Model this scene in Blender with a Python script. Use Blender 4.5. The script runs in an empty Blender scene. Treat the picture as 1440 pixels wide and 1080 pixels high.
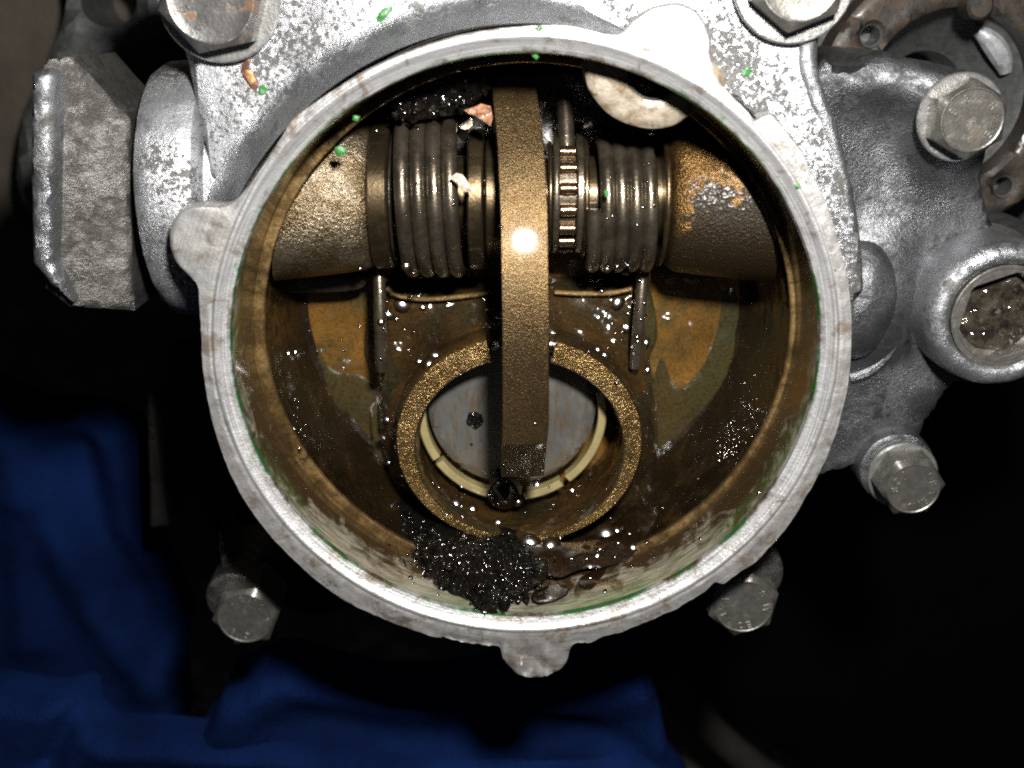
import bpy, bmesh, math, random
import numpy as np
from mathutils import Vector, noise
from mathutils.geometry import delaunay_2d_cdt

random.seed(7)
rng = np.random.default_rng(7)
scene = bpy.context.scene
COL = scene.collection
MM = 0.001
LIFT = 250.0                       # height of the housing mouth above the ground, mm

# ------------------------------------------------------------------ camera, world, lamp
CAM_D, LENS, TILT = 208.0, 38.0, math.radians(19)
CAM = np.array([0.0, CAM_D*math.sin(TILT), CAM_D*math.cos(TILT)])
FWD = -CAM/np.linalg.norm(CAM)
RIGHT = np.array([1.0, 0, 0])
UP = np.cross(RIGHT, FWD)

cam_data = bpy.data.cameras.new('camera')
cam_data.lens = LENS; cam_data.sensor_width = 36.0
cam_data.clip_start = 0.005; cam_data.clip_end = 20.0
cam_data.dof.use_dof = True
cam_data.dof.focus_distance = 0.222
cam_data.dof.aperture_fstop = 15.0
cam = bpy.data.objects.new('camera', cam_data); COL.objects.link(cam)
cam.location = Vector((CAM[0], CAM[1], CAM[2]+LIFT))*MM
cam.rotation_euler = (-TILT, 0, 0)
scene.camera = cam

world = bpy.data.worlds.new('World'); scene.world = world; world.use_nodes = True
bg = world.node_tree.nodes['Background']
bg.inputs[0].default_value = (0.75, 0.85, 1.0, 1); bg.inputs[1].default_value = 0.018

FLASH = CAM + UP*62 + RIGHT*28 - FWD*2       # the flash window sits up and right of the lens
ld = bpy.data.lights.new('camera_flash', 'AREA'); ld.shape = 'DISK'; ld.size = 0.022
ld.energy = 1.5; ld.color = (1.0, 0.97, 0.93)
fl = bpy.data.objects.new('camera_flash', ld); COL.objects.link(fl)
fl.location = Vector((FLASH[0], FLASH[1], FLASH[2]+LIFT))*MM
fl.rotation_euler = (Vector((2, 5, -10)) - Vector(FLASH)).to_track_quat('-Z', 'Y').to_euler()

scene.view_settings.view_transform = 'Standard'
scene.view_settings.look = 'None'
scene.view_settings.exposure = 0.0
scene.view_settings.gamma = 1.0
scene.cycles.use_denoising = False
scene.cycles.filter_width = 2.0
scene.cycles.max_bounces = 6
scene.cycles.sample_clamp_indirect = 6.0

# ------------------------------------------------------------------ geometry helpers (all in mm)
PIX = LENS/36*1440
def P(px, py, z=0.0):
    """point at height z seen at photo pixel px,py; z may be a function of (x, y)"""
    d = FWD*PIX + RIGHT*(px-720) + UP*(540-py)
    if callable(z):
        zz = -20.0
        for _ in range(12):
            p = CAM + d*((zz-CAM[2])/d[2]); zz = z(p[0], p[1])
        return CAM + d*((zz-CAM[2])/d[2])
    return CAM + d*((z-CAM[2])/d[2])

BC = np.array([2.56, 4.63]); BR = 56.2      # bore centre and radius

def smooth_loop(pts, step, closed=True):
    """Catmull-Rom through the points, resampled about every step mm"""
    pts = [np.array(p, float) for p in pts]; n = len(pts); out = []
    for i in range(n if closed else n-1):
        p0, p1, p2, p3 = (pts[(i+k) % n] if closed else pts[min(max(i+k, 0), n-1)] for k in (-1, 0, 1, 2))
        m = max(1, int(np.linalg.norm(p2-p1)/step))
        for j in range(m):
            t = j/m
            out.append(0.5*((2*p1)+(p2-p0)*t+(2*p0-5*p1+4*p2-p3)*t*t+(3*p1-p0-3*p2+p3)*t**3))
    if not closed: out.append(pts[-1])
    return np.array(out)

def straight_loop(pts, step):
    out = []; n = len(pts)
    for i in range(n):
        a, b = np.array(pts[i], float), np.array(pts[(i+1) % n], float)
        m = max(1, int(np.linalg.norm(b-a)/step))
        out += [a+(b-a)*j/m for j in range(m)]
    return np.array(out)

def inside(p, loop):
    x, y = p[:, 0][:, None], p[:, 1][:, None]
    x1, y1 = loop[:, 0][None], loop[:, 1][None]
    x2, y2 = np.roll(loop[:, 0], -1)[None], np.roll(loop[:, 1], -1)[None]
    c = ((y1 > y) != (y2 > y)) & (x < (x2-x1)*(y-y1)/np.where(y2 == y1, 1e-9, y2-y1)+x1)
    return c.sum(1) % 2 == 1

def dist(p, loop):
    out = np.full(len(p), 1e9)
    a = loop; b = np.roll(loop, -1, 0)
    for i in range(len(a)):
        ab = b[i]-a[i]; L = ab@ab
        t = np.clip(((p-a[i])@ab)/max(L, 1e-9), 0, 1)
        out = np.minimum(out, np.hypot(*(p-a[i]-t[:, None]*ab).T))
    return out

def fbm(x, y, z, s, octs=3):
    v = 0; a = 1
    for _ in range(octs):
        v += a*noise.noise(Vector((x*s, y*s, z*s))); s *= 2.1; a *= .5
    return v

def slab(loop, zf, depth, edge=1.0, step=1.2, rough=0.0, rough_scale=.3, flare=0.0, holes=()):
    """a solid with outline loop (world xy), top z = zf(x,y) with a rounded rim, walls depth mm down"""
    loop = np.array(loop, float)[:, :2]; holes = [np.array(h, float)[:, :2] for h in holes]
    lo, hi = loop.min(0), loop.max(0)
    gx, gy = np.meshgrid(np.arange(lo[0], hi[0], step), np.arange(lo[1], hi[1], step))
    g = np.stack([gx.ravel(), gy.ravel()], 1); g[1::2, 1] += step*.3
    g = g[inside(g, loop)]
    for h in holes: g = g[~inside(g, h)]
    alll = [loop]+[np.array(h) for h in holes]
    if len(g):
        dd = np.min([dist(g, l) for l in alll], 0); g = g[dd > min(step*.55, edge*.6)]
    vs = [Vector(p) for p in loop]; es = [(i, (i+1) % len(loop)) for i in range(len(loop))]
    for h in holes:
        n0 = len(vs); vs += [Vector(p) for p in h]; es += [(n0+i, n0+(i+1) % len(h)) for i in range(len(h))]
    nb = len(vs)
    vs += [Vector(p) for p in g]
    ov, oe, of, ovi, oei, ofi = delaunay_2d_cdt(vs, es, [], 0, 1e-5)
    pts = np.array([v[:] for v in ov])
    cen = np.array([pts[list(f)].mean(0) for f in of])
    keep = inside(cen, loop)
    for h in holes: keep &= ~inside(cen, np.array(h))
    faces = [tuple(f) for f, k in zip(of, keep) if k]
    dd = np.min([dist(pts, l) for l in alll], 0)
    V = []
    for p, d in zip(pts, dd):
        z = zf(p[0], p[1]) if callable(zf) else zf
        if d < edge: z -= edge-math.sqrt(max(0, edge*edge-(edge-d)**2))
        if rough: z += rough*fbm(p[0], p[1], 3.1, rough_scale)
        V.append((p[0], p[1], z))
    # walls: boundary edges of the kept faces
    cnt = {}
    F = []
    for f in faces:
        a, b, c = (np.array(V[i][:2]) for i in f[:3])
        if (b-a)[0]*(c-a)[1]-(b-a)[1]*(c-a)[0] < 0: f = f[::-1]
        F.append(f)
    for f in F:
        for i in range(len(f)):
            e = (f[i], f[(i+1) % len(f)]); cnt[e] = 1
    c0 = loop.mean(0); low = {}
    def lower(i):
        if i not in low:
            x, y, z = V[i]
            q = np.array([x, y]); q = q+(q-c0)/max(1e-6, np.linalg.norm(q-c0))*flare
            V.append((q[0], q[1], z-depth)); low[i] = len(V)-1
        return low[i]
    for (a, b) in list(cnt):
        if (b, a) not in cnt: F.append((b, a, lower(a), lower(b)))
    return V, F

def lathe(profile, centre, axis='z', a0=0.0, a1=2*math.pi, n=96, closed_profile=False):
    """profile: (r, t) with t along the axis, centre: 3D"""
    full = abs(a1-a0-2*math.pi) < 1e-6; m = n if full else n+1
    V = []; F = []; k = len(profile)
    for i in range(m):
        a = a0+(a1-a0)*i/n; c, s = math.cos(a), math.sin(a)
        for r, t in profile:
            if axis == 'z': V.append((centre[0]+r*c, centre[1]+r*s, centre[2]+t))
            else: V.append((centre[0]+t, centre[1]+r*c, centre[2]+r*s))
    for i in range(n):
        j = (i+1) % m
        for q in range(k if closed_profile else k-1):
            q2 = (q+1) % k
            F.append((i*k+q, j*k+q, j*k+q2, i*k+q2))
    if not full and closed_profile:
        F.append(tuple(range(k))); F.append(tuple((m-1)*k+q for q in reversed(range(k))))
    return V, F

def tube(path, r, n=8, cap=True, squash=None):
    path = [np.array(p, float) for p in path]; V = []; F = []
    up = np.array([0.0, 0.12, 1.0]); m = len(path)
    rr = r if hasattr(r, '__len__') else [r]*m
    for i, p in enumerate(path):
        t = path[min(i+1, m-1)]-path[max(i-1, 0)]; t = t/np.linalg.norm(t)
        s = np.cross(t, up); s /= np.linalg.norm(s); u = np.cross(s, t)
        for k in range(n):
            a = 2*math.pi*k/n
            V.append(tuple(p+s*math.cos(a)*rr[i]+u*math.sin(a)*rr[i]*(squash or 1)))
    for i in range(m-1):
        for k in range(n):
            F.append((i*n+k, i*n+(k+1) % n, (i+1)*n+(k+1) % n, (i+1)*n+k))
    if cap: F += [tuple(reversed(range(n))), tuple((m-1)*n+k for k in range(n))]
    return V, F

def join(*parts):
    V = []; F = []
    for v, f in parts:
        o = len(V); V += list(v); F += [tuple(i+o for i in q) for q in f]
    return V, F

def box(a, b):
    x0, y0, z0 = a; x1, y1, z1 = b
    V = [(x0, y0, z0), (x1, y0, z0), (x1, y1, z0), (x0, y1, z0), (x0, y0, z1), (x1, y0, z1), (x1, y1, z1), (x0, y1, z1)]
    return V, [(3, 2, 1, 0), (4, 5, 6, 7), (0, 1, 5, 4), (1, 2, 6, 5), (2, 3, 7, 6), (3, 0, 4, 7)]

def ellipsoid(c, r, n=24, m=14, rough=0, rs=.3):
    V = []; F = []
    for i in range(m+1):
        p = math.pi*i/m
        for k in range(n):
            a = 2*math.pi*k/n
            d = np.array([math.sin(p)*math.cos(a), math.sin(p)*math.sin(a), math.cos(p)])
            q = np.array(c)+d*np.array(r)
            if rough: q = q+d*rough*fbm(q[0], q[1], q[2], rs)
            V.append(tuple(q))
    for i in range(m):
        for k in range(n): F.append((i*n+k, (i+1)*n+k, (i+1)*n+(k+1) % n, i*n+(k+1) % n))
    return V, F

class Thing:
    def __init__(s, name, label, cat, base, group=None):
        s.base = np.array(base, float)
        s.o = bpy.data.objects.new(name, None); COL.objects.link(s.o)
        s.o.empty_display_size = .005
        s.o.location = (base[0]*MM, base[1]*MM, (base[2]+LIFT)*MM)
        s.o['label'] = label; s.o['category'] = cat
        if group: s.o['group'] = group
    def add(s, name, vf, m, parent=None, smooth=True, label=None, sharp=35, kind=None):
        o = mesh_obj(name, vf, m, s.base, smooth, sharp)
        o.parent = parent or s.o
        if label: o['label'] = label
        if kind: o['kind'] = kind
        return o

def mesh_obj(name, vf, m, base, smooth=True, sharp=35):
    V, F = vf
    me = bpy.data.meshes.new(name)
    b = np.array(base)
    me.from_pydata([tuple((np.array(v)-b)*MM) for v in V], [], [tuple(f) for f in F])
    bm = bmesh.new(); bm.from_mesh(me)
    bmesh.ops.remove_doubles(bm, verts=bm.verts, dist=1e-7)
    bmesh.ops.recalc_face_normals(bm, faces=bm.faces)
    if smooth:
        for f in bm.faces: f.smooth = True
        for e in bm.edges:
            if len(e.link_faces) == 2 and e.calc_face_angle(0) > math.radians(sharp): e.smooth = False
    bm.to_mesh(me); bm.free()
    me.materials.append(m)
    o = bpy.data.objects.new(name, me); COL.objects.link(o)
    return o

def single(name, vf, m, label, cat=None, base=None, group=None, kind=None, smooth=True, sharp=35):
    V = np.array(vf[0]); 
    if base is None: base = (V[:, 0].mean(), V[:, 1].mean(), V[:, 2].min())
    o = mesh_obj(name, vf, m, base, smooth, sharp)
    o.location = (base[0]*MM, base[1]*MM, (base[2]+LIFT)*MM)
    if label: o['label'] = label
    if cat: o['category'] = cat
    if group: o['group'] = group
    if kind: o['kind'] = kind
    return o

# ------------------------------------------------------------------ materials
class Mat:
    def __init__(s, name):
        s.m = bpy.data.materials.new(name); s.m.use_nodes = True
        s.t = s.m.node_tree; s.n = s.t.nodes; s.l = s.t.links
        s.b = s.n['Principled BSDF']
        tc = s.n.new('ShaderNodeTexCoord')
        mp = s.n.new('ShaderNodeVectorMath'); mp.operation = 'SCALE'; mp.inputs['Scale'].default_value = 1000.0
        s.l.new(tc.outputs['Object'], mp.inputs[0]); s.v = mp.outputs[0]
    def noise(s, scale, detail=4, rough=.55, dist=0.0, stretch=None, off=0):
        n = s.n.new('ShaderNodeTexNoise'); n.inputs['Scale'].default_value = scale
        n.inputs['Detail'].default_value = detail; n.inputs['Roughness'].default_value = rough
        n.inputs['Distortion'].default_value = dist
        v = s.v
        if stretch or off:
            mp = s.n.new('ShaderNodeMapping'); mp.inputs['Scale'].default_value = stretch or (1, 1, 1)
            mp.inputs['Location'].default_value = (off, off*1.7, off*.6)
            s.l.new(s.v, mp.inputs[0]); v = mp.outputs[0]
        s.l.new(v, n.inputs['Vector']); return n.outputs['Fac']
    def voro(s, scale, feature='F1'):
        n = s.n.new('ShaderNodeTexVoronoi'); n.inputs['Scale'].default_value = scale; n.feature = feature
        s.l.new(s.v, n.inputs['Vector']); return n.outputs['Distance']
    def ramp(s, fac, lo, hi):
        r = s.n.new('ShaderNodeMapRange'); r.inputs['From Min'].default_value = lo; r.inputs['From Max'].default_value = hi
        r.interpolation_type = 'SMOOTHSTEP'
        s.l.new(fac, r.inputs['Value']); return r.outputs[0]
    def math(s, op, a, b=None):
        n = s.n.new('ShaderNodeMath'); n.operation = op
        for i, x in enumerate((a, b)):
            if x is None: continue
            if isinstance(x, (int, float)): n.inputs[i].default_value = x
            else: s.l.new(x, n.inputs[i])
        return n.outputs[0]
    def sep(s):
        n = s.n.new('ShaderNodeSeparateXYZ'); s.l.new(s.v, n.inputs[0]); return n.outputs
    def mixc(s, fac, a, b):
        n = s.n.new('ShaderNodeMix'); n.data_type = 'RGBA'
        for i, x in ((0, fac), (6, a), (7, b)):
            if isinstance(x, tuple): n.inputs[i].default_value = (*x, 1)
            elif isinstance(x, (int, float)): n.inputs[i].default_value = x
            else: s.l.new(x, n.inputs[i])
        return n.outputs[2]
    def mixf(s, fac, a, b):
        n = s.n.new('ShaderNodeMix'); n.data_type = 'FLOAT'
        for i, x in ((0, fac), (2, a), (3, b)):
            if isinstance(x, (int, float)): n.inputs[i].default_value = x
            else: s.l.new(x, n.inputs[i])
        return n.outputs[0]
    def set(s, k, x):
        i = s.b.inputs[k]
        if isinstance(x, tuple): i.default_value = (*x, 1) if len(x) == 3 else x
        elif isinstance(x, (int, float)): i.default_value = x
        else: s.l.new(x, i)
    def bump(s, heights, target='Normal'):
        """heights: list of (fac, mm)"""
        h = None
        for f, mm in heights:
            q = s.math('MULTIPLY', f, mm*MM)
            h = q if h is None else s.math('ADD', h, q)
        n = s.n.new('ShaderNodeBump'); n.inputs['Distance'].default_value = 1.0; n.inputs['Strength'].default_value = 1.0
        s.l.new(h, n.inputs['Height']); s.l.new(n.outputs[0], s.b.inputs[target])
    def coat(s, w, r):
        s.set('Coat Weight', w); s.set('Coat Roughness', r); s.b.inputs['Coat IOR'].default_value = 1.47

def cast_alu(name, base=(.62, .63, .65), dirt=(.10, .095, .085), dlo=.52, dhi=.62, dscale=.35, rough=.42, metal=.75, grain=.16, gscale=1.6, stain=None, off=0, low=.22):
    m = Mat(name)
    patch = m.noise(dscale, 10, .72, .2, off=off)
    big = m.noise(.05, 4, .6, off=off+3)
    mask = m.ramp(m.math('ADD', patch, m.math('MULTIPLY', m.math('SUBTRACT', big, .5), .6)), dlo, dhi)
    tone = m.ramp(m.noise(.12, 7, .65, off=9+off), .3, .7)
    c = m.mixc(tone, tuple(x*.68 for x in base), base)
    if stain:
        c = m.mixc(m.math('MULTIPLY', m.ramp(m.noise(.09, 6, .6, off=21+off), .55, .7), .6), c, stain)
    c = m.mixc(mask, c, dirt)
    grainn = m.noise(gscale, 4, .7, off=off)
    fine = m.noise(gscale*2.3, 2, .6, off=off+6)
    vary = m.ramp(m.noise(.045, 4, .6, off=off+44), .35, .65)
    c = m.mixc(m.math('MULTIPLY', m.ramp(grainn, .50, .30), m.mixf(vary, .15, .5)), c, dirt)
    runs = m.ramp(m.noise(.09, 7, .7, .8, stretch=(1.6, .6, 1), off=off+55), .56, .74)
    c = m.mixc(m.math('MULTIPLY', runs, .75), c, m.mixc(.5, dirt, (.05, .042, .03)))
    m.set('Base Color', c)
    m.set('Metallic', m.mixf(mask, metal, .3))
    m.set('Roughness', m.mixf(mask, m.mixf(vary, rough+.12, rough-.02), .45))
    m.bump([(m.math('MULTIPLY', grainn, m.mixf(vary, .45, 1.0)), grain), (fine, grain*.3), (m.noise(.35, 3, off=off), low), (mask, -.05)])
    return m.m

M = {}
M['alu_bright'] = cast_alu('cast_aluminium_bright', (.52, .53, .55), (.085, .082, .076), .515, .58, 1.0, .34, .8, .20, 2.2)
M['alu'] = cast_alu('cast_aluminium', (.44, .45, .47), (.09, .088, .08), .52, .66, .35, .32, .9, .20, 1.7, off=40)
M['alu_grey'] = cast_alu('cast_aluminium_grey', (.205, .21, .22), (.022, .024, .024), .48, .66, .22, .31, .9, .22, 1.7, off=80, low=.04)
M['alu_dark'] = cast_alu('cast_aluminium_dark', (.135, .13, .122), (.03, .028, .024), .46, .66, .4, .33, .85, .22, 1.9, off=120)
M['alu_sheet'] = cast_alu('cast_aluminium_smooth', (.30, .31, .325), (.07, .07, .07), .54, .72, .25, .34, .8, .12, 2.4, off=150)

def rim_mat():
    m = Mat('machined_rim')
    x, y, z = m.sep()
    r = m.math('SQRT', m.math('ADD', m.math('MULTIPLY', x, x), m.math('MULTIPLY', y, y)))
    comb = m.n.new('ShaderNodeCombineXYZ')
    ang = m.math('MULTIPLY', m.math('ARCTAN2', y, x), 2.0)
    m.l.new(ang, comb.inputs[0]); m.l.new(m.math('MULTIPLY', r, 2.2), comb.inputs[1])
    st = m.n.new('ShaderNodeTexNoise'); st.inputs['Scale'].default_value = 1.6; st.inputs['Detail'].default_value = 5
    m.l.new(comb.outputs[0], st.inputs['Vector']); streak = st.outputs['Fac']
    outer = m.ramp(m.math('ADD', r, m.math('MULTIPLY', m.math('SUBTRACT', m.noise(.25, 4), .5), 1.2)), 59.2, 60.0)
    c = m.mixc(m.ramp(streak, .35, .65), (.50, .50, .505), (.72, .72, .715))
    wo = m.mixc(m.ramp(m.noise(.45, 7, .65), .35, .65), (.26, .245, .225), (.47, .455, .43))
    wo = m.mixc(m.ramp(streak, .3, .7), wo, m.mixc(.5, wo, (.54, .54, .54)))
    c = m.mixc(m.math('MULTIPLY', outer, .75), c, wo)
    stain = m.ramp(m.noise(.22, 8, .68, .5, off=5), .51, .66)
    c = m.mixc(m.math('MULTIPLY', stain, .7), c, (.22, .15, .085))
    edge = m.ramp(m.math('ADD', r, m.math('MULTIPLY', m.noise(.5, 5), 2.2)), 58.4, 57.2)
    c = m.mixc(m.math('MULTIPLY', edge, m.ramp(m.noise(.13, 4, off=33), .42, .6)), c, (.10, .07, .035))
    spk = m.ramp(m.noise(1.1, 4, .6, off=14), .68, .73)
    c = m.mixc(spk, c, (.07, .045, .025))
    grn = m.math('MULTIPLY', m.ramp(m.noise(.16, 5, .7, off=61), .62, .68), m.ramp(r, 58.2, 57.0))
    c = m.mixc(grn, c, (.05, .42, .06))
    gl = m.math('MULTIPLY', m.ramp(m.math('ADD', r, m.math('MULTIPLY', m.noise(.6, 4), .7)), 57.15, 56.75), m.ramp(m.noise(.06, 4, .65, off=88), .44, .56))
    c = m.mixc(m.math('MULTIPLY', gl, .9), c, (.035, .20, .045))
    blot = m.ramp(m.noise(.10, 9, .75, .6, off=102), .55, .66)
    c = m.mixc(m.math('MULTIPLY', blot, m.mixf(outer, .3, .75)), c, (.12, .105, .085))
    m.set('Base Color', c); m.set('Metallic', .75)
    m.set('Roughness', m.mixf(outer, m.mixf(streak, .30, .46), .48))
    m.bump([(streak, .022), (m.noise(2.0, 4, .7), .07), (m.noise(.3, 4), .12), (spk, -.08)])
    return m.m
M['rim'] = rim_mat()

def oily(name, base, alt, lo=.4, hi=.6, scale=.15, metal=.35, rough=.4, coat=.9, coatr=.06, grain=.05, gscale=1.6, lump=.25, lscale=.35, third=None, cgrain=.02, off=0, t3=(.55, .62), dark=.5, cscale=1.0, spec=.25, clump=None, clscale=None):
    m = Mat(name)
    k = m.ramp(m.noise(scale, 8, .65, .3, off=off), lo, hi)
    c = m.mixc(k, base, alt)
    if third: c = m.mixc(m.ramp(m.noise(scale*1.7, 9, .68, .4, off=off+17), *t3), c, third)
    gn = m.noise(gscale, 3, .65, off=off)
    c = m.mixc(m.math('MULTIPLY', m.ramp(gn, .58, .36), dark), c, m.mixc(.85, c, (0, 0, 0)))
    m.set('Base Color', c); m.set('Metallic', metal); m.set('Roughness', rough)
    lumpn = m.noise(lscale, 4, .6, off=off)
    m.bump([(gn, grain), (m.noise(gscale*2.1, 2, .5, off=off+5), grain*.35), (lumpn, lump)])
    if coat:
        m.coat(coat, coatr)
        m.bump([(m.noise(clscale or lscale, 1.2, .45, off=off+31), clump if clump is not None else lump*.6), (m.ramp(m.noise(cscale, 1, .5, off=off+4), .62, .80), cgrain)], 'Coat Normal')
        m.set('Specular IOR Level', spec)
    return m.m
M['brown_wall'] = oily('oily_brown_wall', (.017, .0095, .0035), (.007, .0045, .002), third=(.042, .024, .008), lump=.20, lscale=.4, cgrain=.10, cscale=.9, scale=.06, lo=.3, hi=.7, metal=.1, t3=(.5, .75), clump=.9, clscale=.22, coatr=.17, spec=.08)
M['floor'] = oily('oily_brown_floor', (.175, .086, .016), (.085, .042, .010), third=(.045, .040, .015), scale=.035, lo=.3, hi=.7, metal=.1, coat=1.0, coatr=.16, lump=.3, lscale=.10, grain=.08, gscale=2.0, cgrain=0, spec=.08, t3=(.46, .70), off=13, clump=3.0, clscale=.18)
M['hub'] = oily('oily_hub', (.060, .032, .009), (.016, .0095, .004), third=(.020, .019, .010), scale=.05, lo=.3, hi=.7, metal=.1, coat=1.0, coatr=.14, lump=.4, lscale=.20, cgrain=.10, cscale=.5, spec=.08, off=5, t3=(.45, .65), clump=4.2, clscale=.20)
M['bronze'] = oily('gritty_bronze', (.36, .235, .095), (.23, .145, .055), scale=.2, metal=.9, rough=.26, coat=.2, coatr=.15, grain=.19, gscale=2.0, lump=.2, lscale=.3, third=(.06, .038, .015), t3=(.56, .72), dark=.6)
bz = dict(scale=.12, metal=.85, rough=.33, coat=.12, coatr=.25, grain=.36, gscale=1.7, lump=.15, lscale=.3, cgrain=.20, cscale=1.7, dark=.6, clump=.5, clscale=.8)
M['boss_left'] = oily('gritty_bronze_clean_boss', (.33, .265, .18), (.18, .13, .07), off=9, **bz)
def stained_boss():
    mm = oily('gritty_bronze_stained_boss', (.23, .13, .042), (.13, .072, .025), off=3, **bz)
    m = Mat.__new__(Mat); m.m = mm; m.t = mm.node_tree; m.n = m.t.nodes; m.l = m.t.links; m.b = m.n['Principled BSDF']
    m.v = [n for n in m.n if n.type == 'VECT_MATH'][0].outputs[0]
    x, y, z = m.sep()
    f = m.math('ADD', m.math('MULTIPLY', m.math('SUBTRACT', m.noise(.16, 8, .7, .3, off=77), .5), 34.0), m.math('ADD', m.math('MULTIPLY', m.math('SUBTRACT', x, 36.0), .35), m.math('MULTIPLY', m.math('SUBTRACT', 28.0, y), .65)))
    k = m.ramp(f, -.4, .6)
    old = m.b.inputs['Base Color'].links[0].from_socket
    m.set('Base Color', m.mixc(k, old, (.020, .013, .006)))
    m.set('Metallic', m.mixf(k, .85, .2)); m.set('Coat Weight', m.mixf(k, .12, .30))
    return mm
M['boss'] = stained_boss()
M['lever'] = oily('oily_steel_lever', (.155, .098, .042), (.085, .056, .026), scale=.07, lo=.25, hi=.75, metal=.8, rough=.32, coat=.85, coatr=.09, grain=.14, gscale=2.6, lump=.02, lscale=.3, cgrain=.0, cscale=1.5, third=(.075, .052, .024), off=2, t3=(.45, .75), dark=.55, clump=.02)
M['ledge'] = oily('ledge_bronze', (.22, .142, .056), (.09, .055, .02), scale=.15, metal=.5, rough=.42, coat=.4, coatr=.15, grain=.1, third=(.05, .03, .012), t3=(.50, .66), dark=.3)
M['spring'] = oily('spring_steel', (.175, .145, .105), (.095, .078, .056), scale=.18, metal=.85, rough=.33, coat=.8, coatr=.08, grain=.02, lump=.06, lscale=.8, cgrain=.06, cscale=1.4, dark=.2, clump=.45, clscale=.6)
M['shaft'] = oily('shaft_steel', (.105, .077, .042), (.055, .040, .022), scale=.18, metal=.85, rough=.34, coat=.5, coatr=.1, grain=.02, lump=.05, lscale=.8, cgrain=.03, dark=.2)
M['roller'] = oily('roller_steel', (.20, .125, .065), (.13, .085, .045), scale=.3, metal=.9, rough=.25, coat=.6, coatr=.06, grain=.03, lump=.1, lscale=1.0)
M['sludge'] = oily('black_sludge', (.0035, .003, .0026), (.006, .005, .004), scale=.4, metal=.0, rough=.3, coat=1.0, coatr=.10, grain=.03, gscale=2.0, lump=.1, lscale=1.0, cgrain=.05, spec=.05, clump=.2)
M['film'] = oily('olive_oil_film', (.034, .031, .013), (.050, .034, .012), scale=.05, lo=.3, hi=.7, metal=.05, rough=.35, coat=1.0, coatr=.12, grain=.02, lump=.2, lscale=.15, cgrain=0, spec=.08, clump=2.6, clscale=.12)
M['wet'] = oily('wet_brown_oil', (.016, .009, .0035), (.008, .005, .0025), scale=.2, metal=0, rough=.3, coat=1.0, coatr=.11, grain=0, lump=0, cgrain=0, spec=0, clump=0)
M['oil'] = oily('dark_oil', (.009, .005, .002), (.015, .008, .004), scale=.15, metal=.0, rough=.2, coat=1.0, coatr=.13, grain=.01, lump=.35, lscale=.12, cgrain=.02, spec=.05, clump=2.0, clscale=.14)

def wall_mat():
    m = Mat('bore_wall_metal')
    x, y, z = m.sep()
    nz = m.noise(.16, 7, .65, .6)
    c = m.mixc(m.ramp(m.noise(.5, 4, stretch=(.4, .4, 2.5)), .35, .65), (.15, .13, .09), (.33, .30, .235))
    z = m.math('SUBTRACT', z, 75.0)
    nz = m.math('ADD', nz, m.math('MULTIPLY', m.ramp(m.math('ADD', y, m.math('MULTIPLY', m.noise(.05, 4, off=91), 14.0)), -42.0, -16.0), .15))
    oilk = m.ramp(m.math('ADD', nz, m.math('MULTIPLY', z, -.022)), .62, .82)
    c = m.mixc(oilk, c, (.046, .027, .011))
    gl = m.math('MULTIPLY', m.ramp(m.math('ADD', z, m.math('MULTIPLY', m.noise(.35, 5), 2.2)), -1.1, -.3), m.ramp(m.noise(.07, 3, off=50), .40, .56))
    c = m.mixc(m.math('MULTIPLY', gl, .85), c, (.045, .32, .05))
    gtint = m.math('MULTIPLY', m.ramp(m.noise(.05, 2, off=71), .42, .6), m.ramp(z, -10.0, -3.0))
    c = m.mixc(m.math('MULTIPLY', gtint, .32), c, (.10, .20, .055))
    m.set('Base Color', c); m.set('Metallic', .3); m.set('Roughness', m.mixf(oilk, .45, .3))
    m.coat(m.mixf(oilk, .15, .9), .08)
    m.bump([(m.noise(.6, 4, stretch=(.5, .5, 3)), .12), (m.noise(1.8, 2), .04)])
    return m.m
M['wall'] = wall_mat()

def steel_head(name, base, rust, lo, hi, off=0, rough=.36, metal=.8):
    m = Mat(name)
    k = m.ramp(m.noise(.3, 7, .65, .4, off=off), lo, hi)
    c = m.mixc(m.ramp(m.noise(.6, 5, off=off+2), .3, .7), tuple(x*.7 for x in base), base)
    c = m.mixc(k, c, rust)
    m.set('Base Color', c); m.set('Metallic', m.mixf(k, metal, .3)); m.set('Roughness', m.mixf(k, rough, .6))
    m.bump([(m.noise(1.6, 5, .65, off=off), .06), (m.noise(.4, 3, off=off), .04), (k, .04)])
    m.coat(.2, .2)
    return m.m
M['bolt'] = steel_head('bolt_steel', (.27, .26, .235), (.10, .075, .045), .55, .75)
M['bolt_rusty'] = steel_head('rusty_bolt_steel', (.22, .215, .21), (.17, .085, .035), .52, .68, off=31)
M['washer'] = steel_head('washer_steel', (.50, .50, .48), (.18, .14, .09), .60, .75, off=11, rough=.3)
M['plug'] = steel_head('plug_steel', (.36, .345, .32), (.12, .09, .06), .54, .70, off=19, rough=.32)
M['rusty'] = steel_head('rusty_flange', (.042, .038, .033), (.046, .030, .018), .42, .62, off=7, rough=.5, metal=.5)
M['dull'] = steel_head('dull_grey_metal', (.10, .105, .105), (.045, .045, .04), .45, .7, off=27, rough=.5, metal=.4)
M['pale_metal'] = steel_head('pale_metal', (.42, .44, .45), (.16, .16, .15), .5, .7, off=47, rough=.45, metal=.4)
M['dark_metal'] = steel_head('blackened_metal', (.03, .031, .031), (.02, .018, .015), .5, .7, off=37, rough=.5, metal=.3)
M['grime'] = oily('plug_grime', (.050, .041, .028), (.012, .010, .008), scale=.25, metal=.1, rough=.4, coat=.8, coatr=.08, grain=.12, gscale=1.2, lump=.4, lscale=.35, cgrain=.05, third=(.13, .12, .095), t3=(.58, .70), clump=1.6, clscale=.4)

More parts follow.
